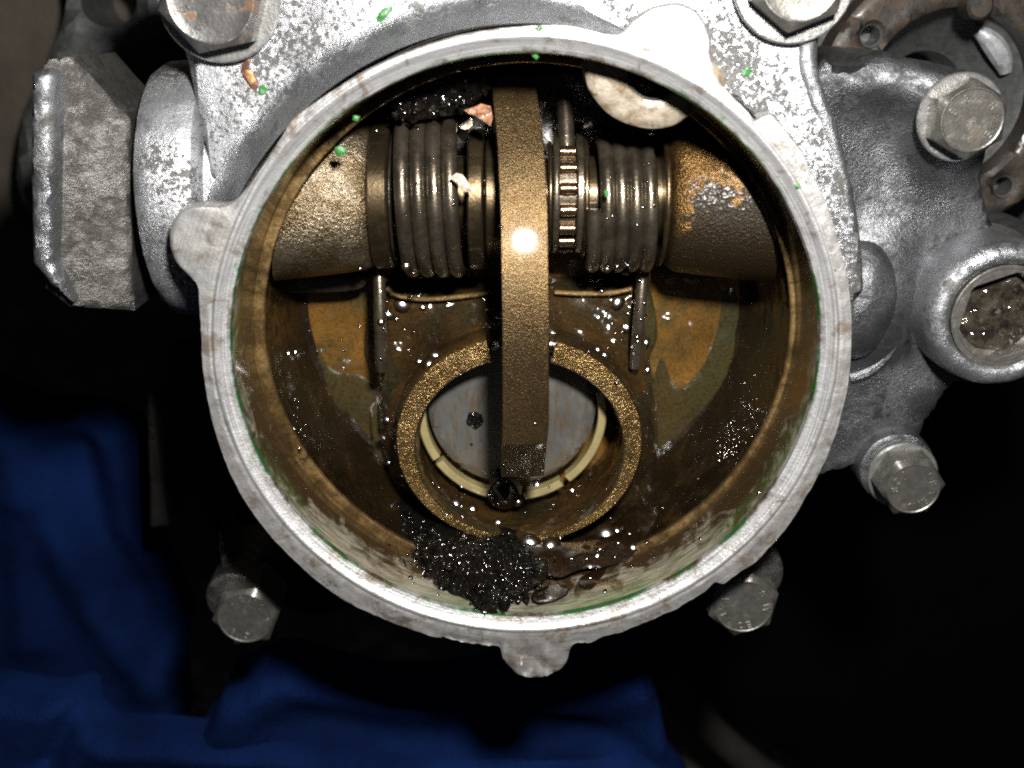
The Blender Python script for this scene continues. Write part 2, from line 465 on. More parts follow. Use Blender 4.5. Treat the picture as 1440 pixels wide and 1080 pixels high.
def plain(name, c, rough=.5, metal=0.0, coat=0, bump=(), var=.2, vs=.3, spec=None):
    m = Mat(name)
    m.set('Base Color', m.mixc(m.ramp(m.noise(vs, 5), .3, .7), tuple(x*(1-var) for x in c), tuple(min(1, x*(1+var)) for x in c)))
    m.set('Roughness', rough); m.set('Metallic', metal)
    if coat: m.coat(coat, .08)
    if spec is not None: m.set('Specular IOR Level', spec)
    if bump: m.bump([(m.noise(s, 4), a) for s, a in bump])
    return m.m

def disc_mat():
    m = Mat('bearing_face')
    c = m.mixc(m.ramp(m.noise(.12, 6, .6), .3, .7), (.092, .091, .086), (.15, .148, .138))
    sm = m.ramp(m.noise(.35, 5, .6, .8, stretch=(2.2, .5, 1), off=4), .48, .64)
    c = m.mixc(m.math('MULTIPLY', sm, .7), c, (.11, .065, .025))
    x, y, z = m.sep()
    film = m.ramp(m.math('ADD', y, m.math('MULTIPLY', m.noise(.2, 4, off=8), 10.0)), 2.0, -8.0)
    c = m.mixc(m.math('MULTIPLY', film, .55), c, (.16, .13, .075))
    m.set('Base Color', c); m.set('Metallic', .45); m.set('Roughness', .42)
    m.coat(.5, .12)
    m.bump([(m.noise(2.5, 2), .02), (m.noise(.3, 4), .06)])
    return m.m
M['disc'] = disc_mat()
M['cream'] = plain('cream_nylon', (.25, .205, .095), .4, 0, .5, ((.8, .08),), .12)
M['green'] = plain('green_paint', (.030, .15, .035), .45, 0, .3, ((1.5, .1),), .25, 1.0)
M['chip'] = plain('copper_paper_chip', (.34, .17, .10), .5, .2, .5, ((1.2, .15),), .3, .8)
M['pale_chip'] = plain('pale_gasket_chip', (.50, .40, .33), .5, .0, .6, ((1.2, .2),), .3, .8)
M['brown_flake'] = plain('brown_flake', (.10, .042, .028), .55, 0, 0, ((1.2, .1),), .3, .8)
M['orange_flake'] = plain('orange_flake', (.34, .17, .065), .5, .2, 0, ((1.2, .1),), .4, .8)
M['glass_oil'] = plain('oil_film_edge', (.11, .095, .05), .12, 0, 1.0, (), .2)
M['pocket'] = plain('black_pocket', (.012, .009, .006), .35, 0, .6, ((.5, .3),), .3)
M['black_plastic'] = plain('black_tray_plastic', (.0012, .0013, .0012), .7, 0, 0, ((.3, .1),), .2, .05, spec=.06)
M['tray_lip'] = plain('grey_tray_lip', (.030, .027, .024), .7, 0, 0, ((.2, .1),), .25, .05, spec=.1)

def pale_boss_mat():
    m = Mat('bare_alloy_pad')
    k = m.ramp(m.noise(.25, 6, .6, .5), .40, .62)
    c = m.mixc(k, (.33, .285, .22), (.16, .115, .065))
    m.set('Base Color', c); m.set('Metallic', .35); m.set('Roughness', .42)
    m.bump([(m.noise(1.5, 3), .05), (m.noise(.3, 3), .2)])
    return m.m
M['pad'] = pale_boss_mat()

def cloth_mat():
    m = Mat('blue_cotton_twill')
    c = m.mixc(m.ramp(m.noise(.03, 5), .3, .7), (.0022, .0078, .038), (.0042, .0155, .074))
    m.set('Base Color', c); m.set('Roughness', .9)
    m.set('Specular IOR Level', .05)
    w = m.n.new('ShaderNodeTexWave'); w.inputs['Scale'].default_value = .45; w.bands_direction = 'DIAGONAL'
    m.l.new(m.v, w.inputs['Vector'])
    m.bump([(w.outputs['Fac'], .25), (m.noise(.6, 3), .3), (m.noise(.08, 3), 1.5)])
    return m.m
M['cloth'] = cloth_mat()
def ground_mat():
    m = Mat('gritty_concrete')
    c = m.mixc(m.ramp(m.noise(.12, 6, .7), .35, .65), (.05, .044, .035), (.20, .18, .14))
    c = m.mixc(m.ramp(m.noise(.02, 4, off=4), .4, .6), c, (.06, .05, .038))
    m.set('Base Color', c); m.set('Roughness', .9); m.bump([(m.noise(.2, 5), 1.5)])
    return m.m
M['ground'] = ground_mat()

# ------------------------------------------------------------------ the round housing
H = Thing('clutch_housing', 'round cast aluminium housing with open oily mouth and eared rim', 'gear housing', (BC[0], BC[1], -75))
RIM_PX = [(282,460),(279,430),(277,402),(263,386),(248,370),(240,350),(238,325),(244,308),(258,294),(280,289),(312,290),(333,280),(360,247),(393,197),(417,163),
 (480,120),(510,101),(560,78),(600,63),(650,49),(700,41),(740,37),(790,36),(830,42),(862,50),(879,44),(895,25),(915,12),(940,5),(962,5),(985,20),(997,45),(1000,75),(1004,102),
 (1025,130),(1050,155),(1063,172),(1072,164),(1086,160),(1112,190),(1132,217),(1141,240),(1165,290),(1180,340),(1192,390),(1198,440),(1198,480),(1195,530),(1185,580),(1165,640),
 (1140,690),(1110,740),(1082,772),(1068,787),(1045,803),(1017,822),(1007,818),(985,836),(950,856),(900,880),(850,896),(828,905),(806,906),(801,920),(795,937),(776,950),(750,955),(725,948),(708,930),(700,911),
 (660,906),(600,893),(540,872),(480,843),(430,805),(380,755),(340,700),(312,640),(295,580),(285,520)]
loop = smooth_loop([P(a, b, -.6)[:2] for a, b in RIM_PX], .7)
ang = np.arctan2(loop[:, 1]-BC[1], loop[:, 0]-BC[0]); rad = np.hypot(loop[:, 0]-BC[0], loop[:, 1]-BC[1])
o_ = np.argsort(ang); ang, rad = ang[o_], rad[o_]
def r_out(a):
    a = (a+math.pi) % (2*math.pi)-math.pi
    r = float(np.interp(a, np.r_[ang[-1]-2*math.pi, ang, ang[0]+2*math.pi], np.r_[rad[-1], rad, rad[0]]))
    chip = .10+.35*max(0, math.cos(a+math.radians(75)))**3
    return r+chip*fbm(math.cos(a)*60, math.sin(a)*60, 0, .35, 3)*.8
N = 900; V = []; F = []
for i in range(N):
    a = 2*math.pi*i/N; ro = r_out(a); c, s = math.cos(a), math.sin(a)
    w = ro-59.4
    st = [(BR, -2.2), (BR+.25, -1.15), (BR+1.3, -.75), (BR+2.3, -.38), (BR+2.6, -.12), (59.2, 0), (59.5, -.02), (59.7, -.22), (59.95, -.22)]
    for f_ in (.12, .25, .4, .55, .7, .82, .9): st.append((59.95+(w-.55)*f_*1.0, -.06-.25*f_))
    st += [(ro-.35, -.42), (ro-.1, -.75), (ro, -1.3), (ro+.1, -3), (ro-.2, -6.5), (min(ro-.6, 61.5), -8.5), (60.5, -14), (60.5, -40)]
    for j, (r, z) in enumerate(st):
        x, y = BC[0]+r*c, BC[1]+r*s
        if 9 <= j <= 20: z += .14*fbm(x, y, 0, .25, 3)+.05*fbm(x, y, 5, 1.1, 2)
        if r > 62.6 and abs(math.degrees(a)-268) < 14: z += -.3+1.0*fbm(x, y, 3, .35, 4)*min(1, (r-62.6)/1.5)
        if 1 <= j <= 8: z += .03*fbm(x, y, 2, .5, 2)
        V.append((x, y, z))
k = len(st)
for i in range(N):
    j = (i+1) % N
    for q in range(k-1): F.append((i*k+q, j*k+q, j*k+q+1, i*k+q+1))
# material coordinates need the bore centre as origin in xy: the Empty already sits there
H.add('rim', (V, F), M['rim'], sharp=50)

cz = (BC[0], BC[1], 0)
def wob(vf, amp, s, only=None):
    V, F = vf; out = []
    for v in V:
        d = np.array([v[0]-BC[0], v[1]-BC[1]]); r = np.linalg.norm(d)+1e-6
        k = amp*fbm(v[0], v[1], v[2], s, 3)
        out.append((v[0]+d[0]/r*k, v[1]+d[1]/r*k, v[2]+k*.5))
    return out, F
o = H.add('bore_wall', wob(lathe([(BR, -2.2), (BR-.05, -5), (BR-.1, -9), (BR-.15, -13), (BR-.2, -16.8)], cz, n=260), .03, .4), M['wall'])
lv_, lf_ = lathe([(BR-.2, -16.8), (BR-.4, -17.4), (BR-.45, -17.9), (BR-.9, -17.75), (BR-1.7, -17.8), (BR-1.95, -18.1), (BR-1.9, -19.3)], cz, n=260)
lv_ = [(x+(.6 if i % 7 > 2 else 0), y-(.35 if i % 7 > 2 else 0), z) for i, (x, y, z) in enumerate(lv_)]
H.add('ledge', wob((lv_, lf_), .06, .35), M['ledge'])
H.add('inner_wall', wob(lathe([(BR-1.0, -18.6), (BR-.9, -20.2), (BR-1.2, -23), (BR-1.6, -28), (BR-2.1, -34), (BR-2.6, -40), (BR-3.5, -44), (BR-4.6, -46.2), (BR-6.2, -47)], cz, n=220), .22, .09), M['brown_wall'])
def floor_z(x, y):
    return -47+.7*fbm(x, y, 0, .05, 3)+.08*fbm(x, y, 4, .4, 2)
cl = [(BC[0]+(BR-5.6)*math.cos(a), BC[1]+(BR-5.6)*math.sin(a)) for a in np.linspace(0, 2*math.pi, 160, endpoint=False)]
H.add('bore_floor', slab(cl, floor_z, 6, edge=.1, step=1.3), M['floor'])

for pts in ([(930,505),(952,545),(985,520),(1008,470),(1018,415),(1034,410),(1040,460),(1024,530),(994,605),(952,668),(905,705),(900,640),(915,560)],
            [(532,555),(505,528),(470,522),(445,488),(428,440),(408,400),(392,420),(396,490),(418,565),(458,635),(515,690),(545,680),(540,600)]):
    l_ = smooth_loop([P(a, b, -46.6)[:2] for a, b in pts], .8)
    H.add('oil_film', slab(l_, lambda x, y: floor_z(x, y)+.42, 1.2, edge=.35, step=1.1), M['film'])
# hub that flares up round the sleeve
hub_px = [(541,410),(575,413),(620,414),(690,413),(780,411),(840,409),(880,402),(902,408),(908,470),(914,540),(924,620),(922,690),(897,745),(835,782),(730,800),(620,778),(560,715),(538,640),(531,560),(535,480)]
hl = smooth_loop([P(a, b, -37)[:2] for a, b in hub_px], .9)
tc_ = P(731, 617, -30)[:2]
def hub_z(x, y):
    r = math.hypot(x-tc_[0], y-tc_[1])
    return -38.5+8.0*max(0, min(1, (34-r)/8))**1.6+.6*fbm(x, y, 2, .11, 3)
hub_hole = [(P(731, 624, -33)[0]+22.9*math.cos(a), P(731, 624, -33)[1]+22.9*math.sin(a)) for a in np.linspace(0, 2*math.pi, 90, endpoint=False)]
H.add('hub', slab(hl, hub_z, 10, edge=2.2, step=1.0, flare=2.0, holes=[hub_hole]), M['hub'])
film_px = [(528,405),(560,400),(700,402),(885,398),(912,402),(926,470),(915,510),(926,560),(925,640),(908,720),(850,790),(730,812),(610,795),(556,745),(530,660),(519,590),(530,540),(512,500),(517,440)]
H.add('oil_film', slab(smooth_loop([P(a, b, -44)[:2] for a, b in film_px], .8), lambda x, y: -44.6+.3*fbm(x, y, 6, .08, 2), 4, edge=.9, step=1.3, holes=[hub_hole]), M['film'])
for pts in ([(543,405),(560,416),(600,421),(650,417),(692,411)], [(780,411),(820,413),(860,412),(888,406)]):
    H.add('shelf_lip', tube(smooth_loop([P(a, b, -36.6) for a, b in pts], 1.0, False), .55, 10), M['ledge'])
# sleeve: tube with a slanted gritty end and a slot at the top where the lever passes
SL = -.04
def ringz(x, y): return -23.5+SL*(y-tc_[1])
def ell(cx, cy, rx, ry, a, zf): return P(cx+rx*math.cos(a), cy-ry*math.sin(a), zf)
V = []; F = []; n = 150
a0, a1 = math.radians(90-17.5), math.radians(90+15.5-360)
for i in range(n+1):
    a = a0+(a1-a0)*i/n
    po = ell(730, 618, 175, 148, a, ringz); pi = ell(731, 630, 147, 124, a, lambda x, y: ringz(x, y)-.1)
    mid = .5*(po+pi); d = (po-pi)/np.linalg.norm(po-pi); j1 = .12*fbm(po[0], po[1], 1, .5, 2)
    po_t = po-d*.55; pi_t = pi+d*.3
    prof = [np.r_[po[:2]+d[:2]*1.0, -44], np.r_[po[:2]+d[:2]*.25, po[2]-5], np.r_[po[:2], po[2]-.8], np.r_[po_t[:2], po_t[2]], np.r_[mid[:2], mid[2]+.05+j1],
            np.r_[pi_t[:2], pi_t[2]], np.r_[pi[:2], pi[2]-.5], np.r_[pi[:2]+d[:2]*.15, pi[2]-5], np.r_[pi[:2]+d[:2]*.3, -46]]
    V += [tuple(q) for q in prof]
k = 9
for i in range(n):
    for q in range(k-1): F.append((i*k+q, (i+1)*k+q, (i+1)*k+q+1, i*k+q+1))
F.append(tuple(range(k))); F.append(tuple(n*k+q for q in reversed(range(k))))
sleeve = H.add('sleeve', (V, F), M['hub'], sharp=40)
sleeve.data.materials.append(M['bronze'])
zs = [p.center.z for p in sleeve.data.polygons]
for p in sleeve.data.polygons:
    if abs(p.normal.z) > .8 and p.center.z*1000+H.base[2] > -36: p.material_index = 1

# extra rings so that the roughness shows
def dense(pr, d=1.2):
    out = []
    for (r0, t0), (r1, t1) in zip(pr, pr[1:]):
        m = max(1, int(math.hypot(r1-r0, t1-t0)/d))
        out += [(r0+(r1-r0)*i/m, t0+(t1-t0)*i/m) for i in range(m)]
    return out+[pr[-1]]
# cross bosses that carry the shaft
AX = P(735, 277, -31); AY, AZ = AX[1], AX[2]
def xpx(px, z=-16): return P(px, 280, z)[0]
xl0, xl1 = BC[0]-53.5, xpx(519)
def boss_prof(r, x0, x1, sgn):
    L = x1-x0
    pr = [(r*1.10, 0), (r*1.05, L*.35), (r*1.0, L*.65), (r*.955, L*.88), (r*.90, L*.95), (r*.80, L*.995), (r*.5, L)]
    return pr
def seat(vf, rr):
    """trim the foot of a boss to the round wall it grows from"""
    out = []
    for x, y, z in vf[0]:
        lim = math.sqrt(max(1, rr*rr-(y-BC[1])**2)); out.append((min(max(x, BC[0]-lim), BC[0]+lim), y, z))
    return out, vf[1]
H.add('shaft_boss', seat(lathe(dense(boss_prof(16.0, xl0, xl1, 1), .9), (xl0, AY, AZ), 'x', n=96), 53.1), M['boss_left'])
xr0, xr1 = BC[0]+53.5, xpx(947)
H.add('shaft_boss', seat(lathe(dense(boss_prof(15.6, xr0, xr1, 1), .9), (xr0, AY-.8, AZ), 'x', n=96), 53.0), M['boss'], label='shaft boss half covered by a dark oil stain')
# black slabs that paint in the shaded undercut below the bosses
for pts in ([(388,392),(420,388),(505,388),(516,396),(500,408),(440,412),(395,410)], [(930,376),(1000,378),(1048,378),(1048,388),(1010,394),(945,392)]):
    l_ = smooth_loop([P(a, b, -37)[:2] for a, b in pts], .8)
    H.add('undercut_shade', slab(l_, -37, 8, edge=.4, step=1.2), M['pocket'])

# bare pad with a threaded hole, top right inside the mouth
def pad_z(x, y): return -9.5-.10*(P(900,150,-9)[1]-y) 
pl = smooth_loop([P(a, b, -10)[:2] for a, b in [(824,112),(836,138),(856,160),(882,174),(915,181),(945,177),(968,164),(990,150),(1012,146),(1015,100),(960,70),(880,60),(826,76)]], .7)
hole = [tuple(P(920, 100, -10)[:2]+5.0*np.array([math.cos(a), math.sin(a)])) for a in np.linspace(0, 2*math.pi, 40, endpoint=False)]
pad = H.add('drilled_pad', slab(pl, pad_z, 9, edge=.5, step=.9, rough=.05, holes=[hole]), M['pad'])
hc = np.mean(hole, 0); hr = 4.7
H.add('hole_rim', lathe([(hr+.5, .1), (hr+.35, .3), (hr+.1, .3), (hr, .1), (hr, -8), (0.1, -8)], (hc[0], hc[1], -9.8), n=48), M['dark_metal'], parent=pad)

# outer flank: fillet between rim and the upper casting face
def top_face(x, y):
    d = math.hypot(x-BC[0], y-BC[1])
    return -12.0-.05*(y-60)-4*max(0, (-x-30)/60)+.5*fbm(x, y, 0, .05, 3)-.0*d
V = []; F = []; n = 160; st_n = 14
for i in range(n+1):
    a = math.radians(20+146*i/n); c, s = math.cos(a), math.sin(a)
    kf = max(0, min(1, (math.degrees(a)-66)/30)); kf = kf*kf*(3-2*kf)
    R1 = 62+kf*6.0
    for j in range(st_n):
        t = j/(st_n-1)
        r = 61.2+(R1-61.2)*t; x, y = BC[0]+r*c, BC[1]+r*s
        zt = top_face(x, y)+.25 if kf > .05 else -16
        z = -2.5+(zt+2.5)*(1-(1-t)**2.4) if kf > .05 else -2.5-14*t
        V.append((x, y, z+.12*fbm(x, y, z, .3, 2)))
for i in range(n):
    for j in range(st_n-1): F.append((i*st_n+j, (i+1)*st_n+j, (i+1)*st_n+j+1, i*st_n+j+1))
H.add('neck', (V, F), M['alu'])
arc = [(BC[0]+61*math.cos(math.radians(a)), BC[1]+61*math.sin(math.radians(a))) for a in range(2, 160, 3)]
edge_r = [P(a, b, -17)[:2] for a, b in [(1203,400),(1200,330),(1188,255),(1168,180),(1148,120),(1143,80),(1148,30),(1150,-60)]]
edge_l = [P(a, b, -19)[:2] for a, b in [(225,-60),(240,10),(262,58),(272,90),(280,125),(285,150)]]
fl_ = smooth_loop(edge_r, 1.0, False).tolist()[:-1]+[(P(1150,-120,-17)[:2]).tolist(), (P(200,-120,-19)[:2]).tolist()]+smooth_loop(edge_l, 1.0, False).tolist()+[[BC[0]-60.5, BC[1]+26]]+[list(q) for q in reversed(arc)]
fl_ = straight_loop(fl_, 1.4)
H.add('upper_face', slab(fl_, top_face, 26, edge=2.2, step=1.25, rough=.18, rough_scale=.22), M['alu_bright'])
# raised joint edge on the right
rp = smooth_loop([P(a, b, -12.5) for a, b in [(1138,-60),(1137,30),(1134,85),(1147,135),(1166,188),(1182,250),(1193,315),(1194,370),(1188,430),(1180,490)]], 1.2, False)
H.add('joint_lip', tube(rp, [1.7+.25*fbm(*p, .3) for p in rp], n=12, squash=.9), M['alu'])
c_ = P(1148, 262, -17)
H.add('side_bulge', ellipsoid((c_[0]-1, c_[1], -17.5), (6.2, 12.5, 6.5), 36, 20, .35, .25), M['alu'])
c_ = P(1195, 432, -33)
# shaft tube with flange on the left
xa, xb = P(180, 265, -6)[0], P(272, 265, -6)[0]
ty, tz = P(228, 268, -32)[1], -32.0
fp = [(8, 0), (23.2, 0), (25.2, .8), (26.0, 2.2), (26.3, 5), (26.2, xb-xa-2.5), (25.6, xb-xa-.8), (24, xb-xa), (21, xb-xa+.3)]
def rough_vf(vf, amp, s):
    return [tuple(np.array(v)+amp*np.array([.4*fbm(v[0], v[1], v[2], s), fbm(v[1], v[2], v[0], s), fbm(v[2], v[0], v[1], s)])) for v in vf[0]], vf[1]
H.add('shaft_flange', rough_vf(lathe(dense(fp), (xa, ty, tz), 'x', n=140), .28, .22), M['alu_bright'])
xe = BC[0]-57
H.add('shaft_tube', rough_vf(lathe(dense([(20.5, 0), (20.0, 3), (20, 6), (20.5, BC[0]-61.5-xb)]), (xb-.5, ty+1.5, tz-1.5), 'x', n=120), .2, .2), M['alu'])
# lower boss brackets that hold the two bolts below the rim
def disc_boss(px, py, z, r, depth, m, name='bolt_boss', rough=.15):
    c = P(px, py, z)
    pr = dense([(0.1, 0), (r*.9, 0), (r*.97, -.3), (r, -1), (r*1.03, -depth*.5), (r*1.12, -depth)])
    return rough_vf(lathe(pr, (c[0], c[1], z), n=72), rough, .3)

# ------------------------------------------------------------------ bolts
def text_mesh(ch, size):
    cu = bpy.data.curves.new('glyph', 'FONT'); cu.body = ch; cu.size = size; cu.extrude = .20; cu.align_x = 'CENTER'; cu.align_y = 'CENTER'; cu.resolution_u = 2
    ob = bpy.data.objects.new('glyph', cu); COL.objects.link(ob)
    bpy.context.view_layer.update()
    me = ob.evaluated_get(bpy.context.evaluated_depsgraph_get()).to_mesh()
    V = [tuple(v.co) for v in me.vertices]; F = [tuple(p.vertices) for p in me.polygons]
    ob.to_mesh_clear(); bpy.data.objects.remove(ob); bpy.data.curves.remove(cu)
    return V, F

def hex_bolt(owner, px, py, z, af, head, rot, m, washer=None, texts=(), label=None, lean=(0, 0), shank=8):
    """px,py: centre of the bearing face at height z; rot in degrees; texts: (string, start angle, step, radius share)"""
    c = P(px, py, z); R = af/2/math.cos(math.pi/6)
    V = []; F = []
    rings = []
    n = 72
    def hexr(a):
        t = (a-math.radians(rot)) % (math.pi/3)
        return af/2/math.cos(t-math.pi/6)
    for zz, kind in ((-shank, 'h'), (0, 'h'), (.15, 'h'), (head*.55, 'h'), (head*.80, 'h'), (head, 'c'), (head+.02, 'd'), (head-.12, 'e'), (head-.15, 'f'), (head-.15, 'g')):
        ring = []
        for i in range(n):
            a = 2*math.pi*i/n+math.radians(rot); h = hexr(a+1e-9)
            if kind == 'h':
                r = h; q = zz
                if zz > head*.5: q = min(zz, head-(h-af*.5*.93)*.55) if zz > head*.7 else min(zz, head-(h-af*.5*.93)*.55-.1)
            elif kind == 'c': r = af*.5*.91; q = zz
            elif kind == 'd': r = af*.5*.885; q = zz
            elif kind == 'e': r = af*.5*.85; q = zz
            elif kind == 'f': r = af*.25; q = zz
            else: r = .05; q = zz
            ring.append(len(V)); V.append((r*math.cos(a), r*math.sin(a), q))
        rings.append(ring)
    for a, b in zip(rings, rings[1:]):
        for i in range(n): F.append((a[i], a[(i+1) % n], b[(i+1) % n], b[i]))
    lx, ly = lean
    def place(V): return [(c[0]+x+lx*zz, c[1]+y+ly*zz, z+zz-lx*x-ly*y) for x, y, zz in V]
    b = owner.add('bolt', (place(V), F), m, sharp=28, label=label)
    if washer:
        wr, wt = washer
        pr = [(af*.3, 0), (wr-.3, 0), (wr, -.3), (wr, -wt+.3), (wr-.3, -wt), (af*.3, -wt)]
        wv, wf = lathe(pr, (0, 0, 0), n=64)
        owner.add('washer', (place(wv), wf), M['washer'], parent=b)
    parts = []
    for s, st_, step, rs, size in texts:
        for i, ch in enumerate(s):
            if ch == ' ': continue
            a = math.radians(st_+i*step); tv, tf = text_mesh(ch, size)
            up = a if step < 0 else a+math.pi
            ca, sa = math.cos(up-math.pi/2), math.sin(up-math.pi/2)
            parts.append(([(x*ca-y*sa+math.cos(a)*rs*af/2, x*sa+y*ca+math.sin(a)*rs*af/2, zz+head-.13) for x, y, zz in tv], tf))
    if parts:
        tv, tf = join(*parts)
        owner.add('raised_lettering', (place(tv), tf), m, parent=b, smooth=False)
    return b

hex_bolt(H, 306, -2, -11.0, 17.0, 5.5, 12, M['bolt_rusty'], (11.2, 1.6), (('8.8', 200, 22, .6, 2.6),), 'rusty hexagon bolt at the top left corner')
hex_bolt(H, 1118, -28, -9.5, 15.5, 5.0, 22, M['bolt'], (11.0, 1.6), (), 'hexagon bolt cut by the top edge')
H.add('bolt_boss', disc_boss(328, 842, -40, 7.0, 26, M['alu_dark']), M['alu_dark'])
hex_bolt(H, 352, 852, -40, 14.6, 6.0, 8, M['bolt'], None, (('CRAW', 120, -24, .68, 2.4), ('10.9', 60, -22, .68, 2.4), ('8 O', 230, 20, .68, 2.2)), 'dull hexagon bolt at the lower left, away from the rim')
H.add('bolt_boss', disc_boss(1052, 808, -20, 8.2, 24, M['alu_dark']), M['alu_dark'])
hex_bolt(H, 1040, 836, -20, 14.0, 5.5, 20, M['bolt'], None, (('8 W', 40, -22, .7, 2.3), ('VATE', 160, 22, .7, 2.3), ('OE', 265, 20, .7, 2.3)), 'hexagon bolt tucked under the lower right of the rim')
# stem that drops to the lower left bolt
H.add('bolt_web', slab(smooth_loop([P(a, b, -44)[:2] for a, b in [(306,748),(313,770),(330,800),(360,815),(345,850),(315,850),(308,800)]], .8), -44, 14, edge=1.5, step=1.0), M['alu_dark'])

# ------------------------------------------------------------------ right hand casing
G = Thing('gearbox_casing', 'grey sand cast gearbox casing bolted to the right of the round housing', 'gear casing', (78, 10, -75))
bumps = []
def bump_px(px, py, z, rx, ry, h, p=2): q = P(px, py, z); bumps.append((q[0], q[1], rx, ry, h, p))
bump_px(1355, 165, -30, 12, 12, 5.5, 4)
bump_px(1245, 110, -30, 14, 6, 4.0)
bump_px(1300, 125, -30, 10, 7, 2.0)
bump_px(1232, 420, -30, 9, 14, 5.0, 3)
bump_px(1290, 560, -30, 9, 9, 1.5)
bump_px(1230, 250, -30, 9, 22, -1.5)
def case_z(x, y):
    z = -31+.5*fbm(x, y, 7, .06, 3)-.06*(x-70)
    for cx, cy, rx, ry, h, p in bumps:
        d = ((x-cx)/rx)**2+((y-cy)/ry)**2
        z += h*math.exp(-d**(p/2))
    return z
case_px = [(1150,84),(1175,92),(1196,92),(1216,78),(1240,71),(1266,79),(1292,84),(1332,94),(1366,106),(1388,140),(1386,200),(1388,245),(1396,290),(1412,330),(1440,345),(1520,350),(1520,520),(1400,546),(1348,546),(1327,570),(1302,610),(1296,640),(1270,660),(1225,662),(1200,662),(1150,675),(1115,690),(1080,700),(1110,640),(1140,560),(1160,480),(1155,400),(1140,300),(1115,200)]
cl2 = smooth_loop([P(a, b, -31)[:2] for a, b in case_px], 1.0)
G.add('body', slab(cl2, case_z, 40, edge=2.2, step=1.2, rough=.12, rough_scale=.25), M['alu_grey'])
c_ = P(1197, 432, -26)
G.add('side_boss', ellipsoid((c_[0]+2.2, c_[1]+.5, -30), (8.4, 13, 7.0), 40, 22, .3, .2), M['alu_grey'])
G.add('boss_lip', tube(smooth_loop([P(a, b, -31) for a, b in [(1195,532),(1222,522),(1246,500),(1262,470),(1268,430)]], .8, False), 1.3, 10), M['alu_grey'])
# plug boss
c_ = P(1413, 446, -20)
pb = rough_vf(lathe(dense([(11.0, -9), (11.0, -1.2), (11.6, -.3), (12.4, 0), (13.8, -.2), (15.0, -1.2), (15.6, -3.0), (15.9, -8), (16.6, -18)], .9), (c_[0], c_[1], -20), n=120), .12, .35)
G.add('plug_boss', pb, M['alu'])
def plug(px, py, z):
    c = P(px, py, z); n = 96; V = []; F = []
    def hx(a, af): t = (a-math.radians(20)) % (math.pi/3); return af/2/math.cos(t-math.pi/6)
    rows = [(11.0, -4, 0), (11.0, -.2, 0), (10.8, 0, 0), (10.3, 0, 0), (10.1, -.35, 0), (9.9, -.35, 0), (9.7, 0, 0), (None, 0, 17.2), (None, -.3, 16.8), (None, -4.0, 16.6), (None, -4.2, 8), (None, -4.2, .2)]
    for i in range(n):
        a = 2*math.pi*i/n
        for r, zz, af in rows:
            rr = r if r else min(hx(a, af), 9.6)
            V.append((c[0]+rr*math.cos(a), c[1]+rr*math.sin(a), z+zz))
    k = len(rows)
    for i in range(n):
        j = (i+1) % n
        for q in range(k-1): F.append((i*k+q, j*k+q, j*k+q+1, i*k+q+1))
    return V, F, c
V, F, c = plug(1413, 446, -20.6)
pg = G.add('socket_plug', (V, F), M['plug'], sharp=30, label='threaded plug with hexagon socket clogged with wet grime')
gl = [(c[0]+8.3*math.cos(a), c[1]+8.3*math.sin(a)) for a in np.linspace(0, 2*math.pi, 60, endpoint=False)]
G.add('grime', slab(gl, lambda x, y: -24.0+.45*fbm(x, y, 1, .3, 3), 1.0, edge=.3, step=.6), M['grime'], parent=pg)
hex_bolt(G, 1352, 165, -23.2, 13.4, 5.6, 30, M['bolt'], (8.7, 1.2), (('8.8', 160, -24, .62, 2.2), ('RAW', 35, -24, .68, 2.2), ('IIE', 280, 20, .68, 2.2)), 'hexagon bolt with washer at the upper right')
bb = P(1264, 660, -30)
G.add('bolt_boss', disc_boss(1262, 660, -28, 8.6, 26, M['alu_grey']), M['alu_grey'])
hex_bolt(G, 1270, 670, -28+1.2, 12.8, 6.8, 4, M['bolt'], (7.9, 1.2), (('8OJ', 185, -30, .62, 2.4), ('CRA', 42, -26, .68, 2.3), ('KVE', 262, 26, .68, 2.3)), 'hexagon bolt on the lowest ear of the casing')

# ------------------------------------------------------------------ lever block on the outer end of the shaft
B = Thing('shaft_end_lever', 'rough grey steel lever block at the far left beside the flange', 'lever', (-80, 28, -40))
bl = straight_loop([P(a, b, -8)[:2] for a, b in [(62,92),(68,84),(97,80),(170,172),(172,300),(180,444),(100,430),(66,404),(56,300)]], 1.0)
x0_ = P(75, 250, -8)[0]
B.add('plate', slab(bl, lambda x, y: -7-.42*max(0, x-x0_), 22, edge=.5, step=1.0, rough=.15, rough_scale=.4), M['alu_dark'], sharp=40)
sl_ = straight_loop([P(a, b, -3)[:2] for a, b in [(40,104),(58,97),(73,104),(74,240),(74,372),(98,428),(68,402),(42,372),(39,240)]], .8)
B.add('edge_rib', slab(sl_, lambda x, y: -3.2+.12*fbm(x, y, 3, .5), 18, edge=1.6, step=.8, rough=.10, rough_scale=.5), M['alu'], sharp=40)

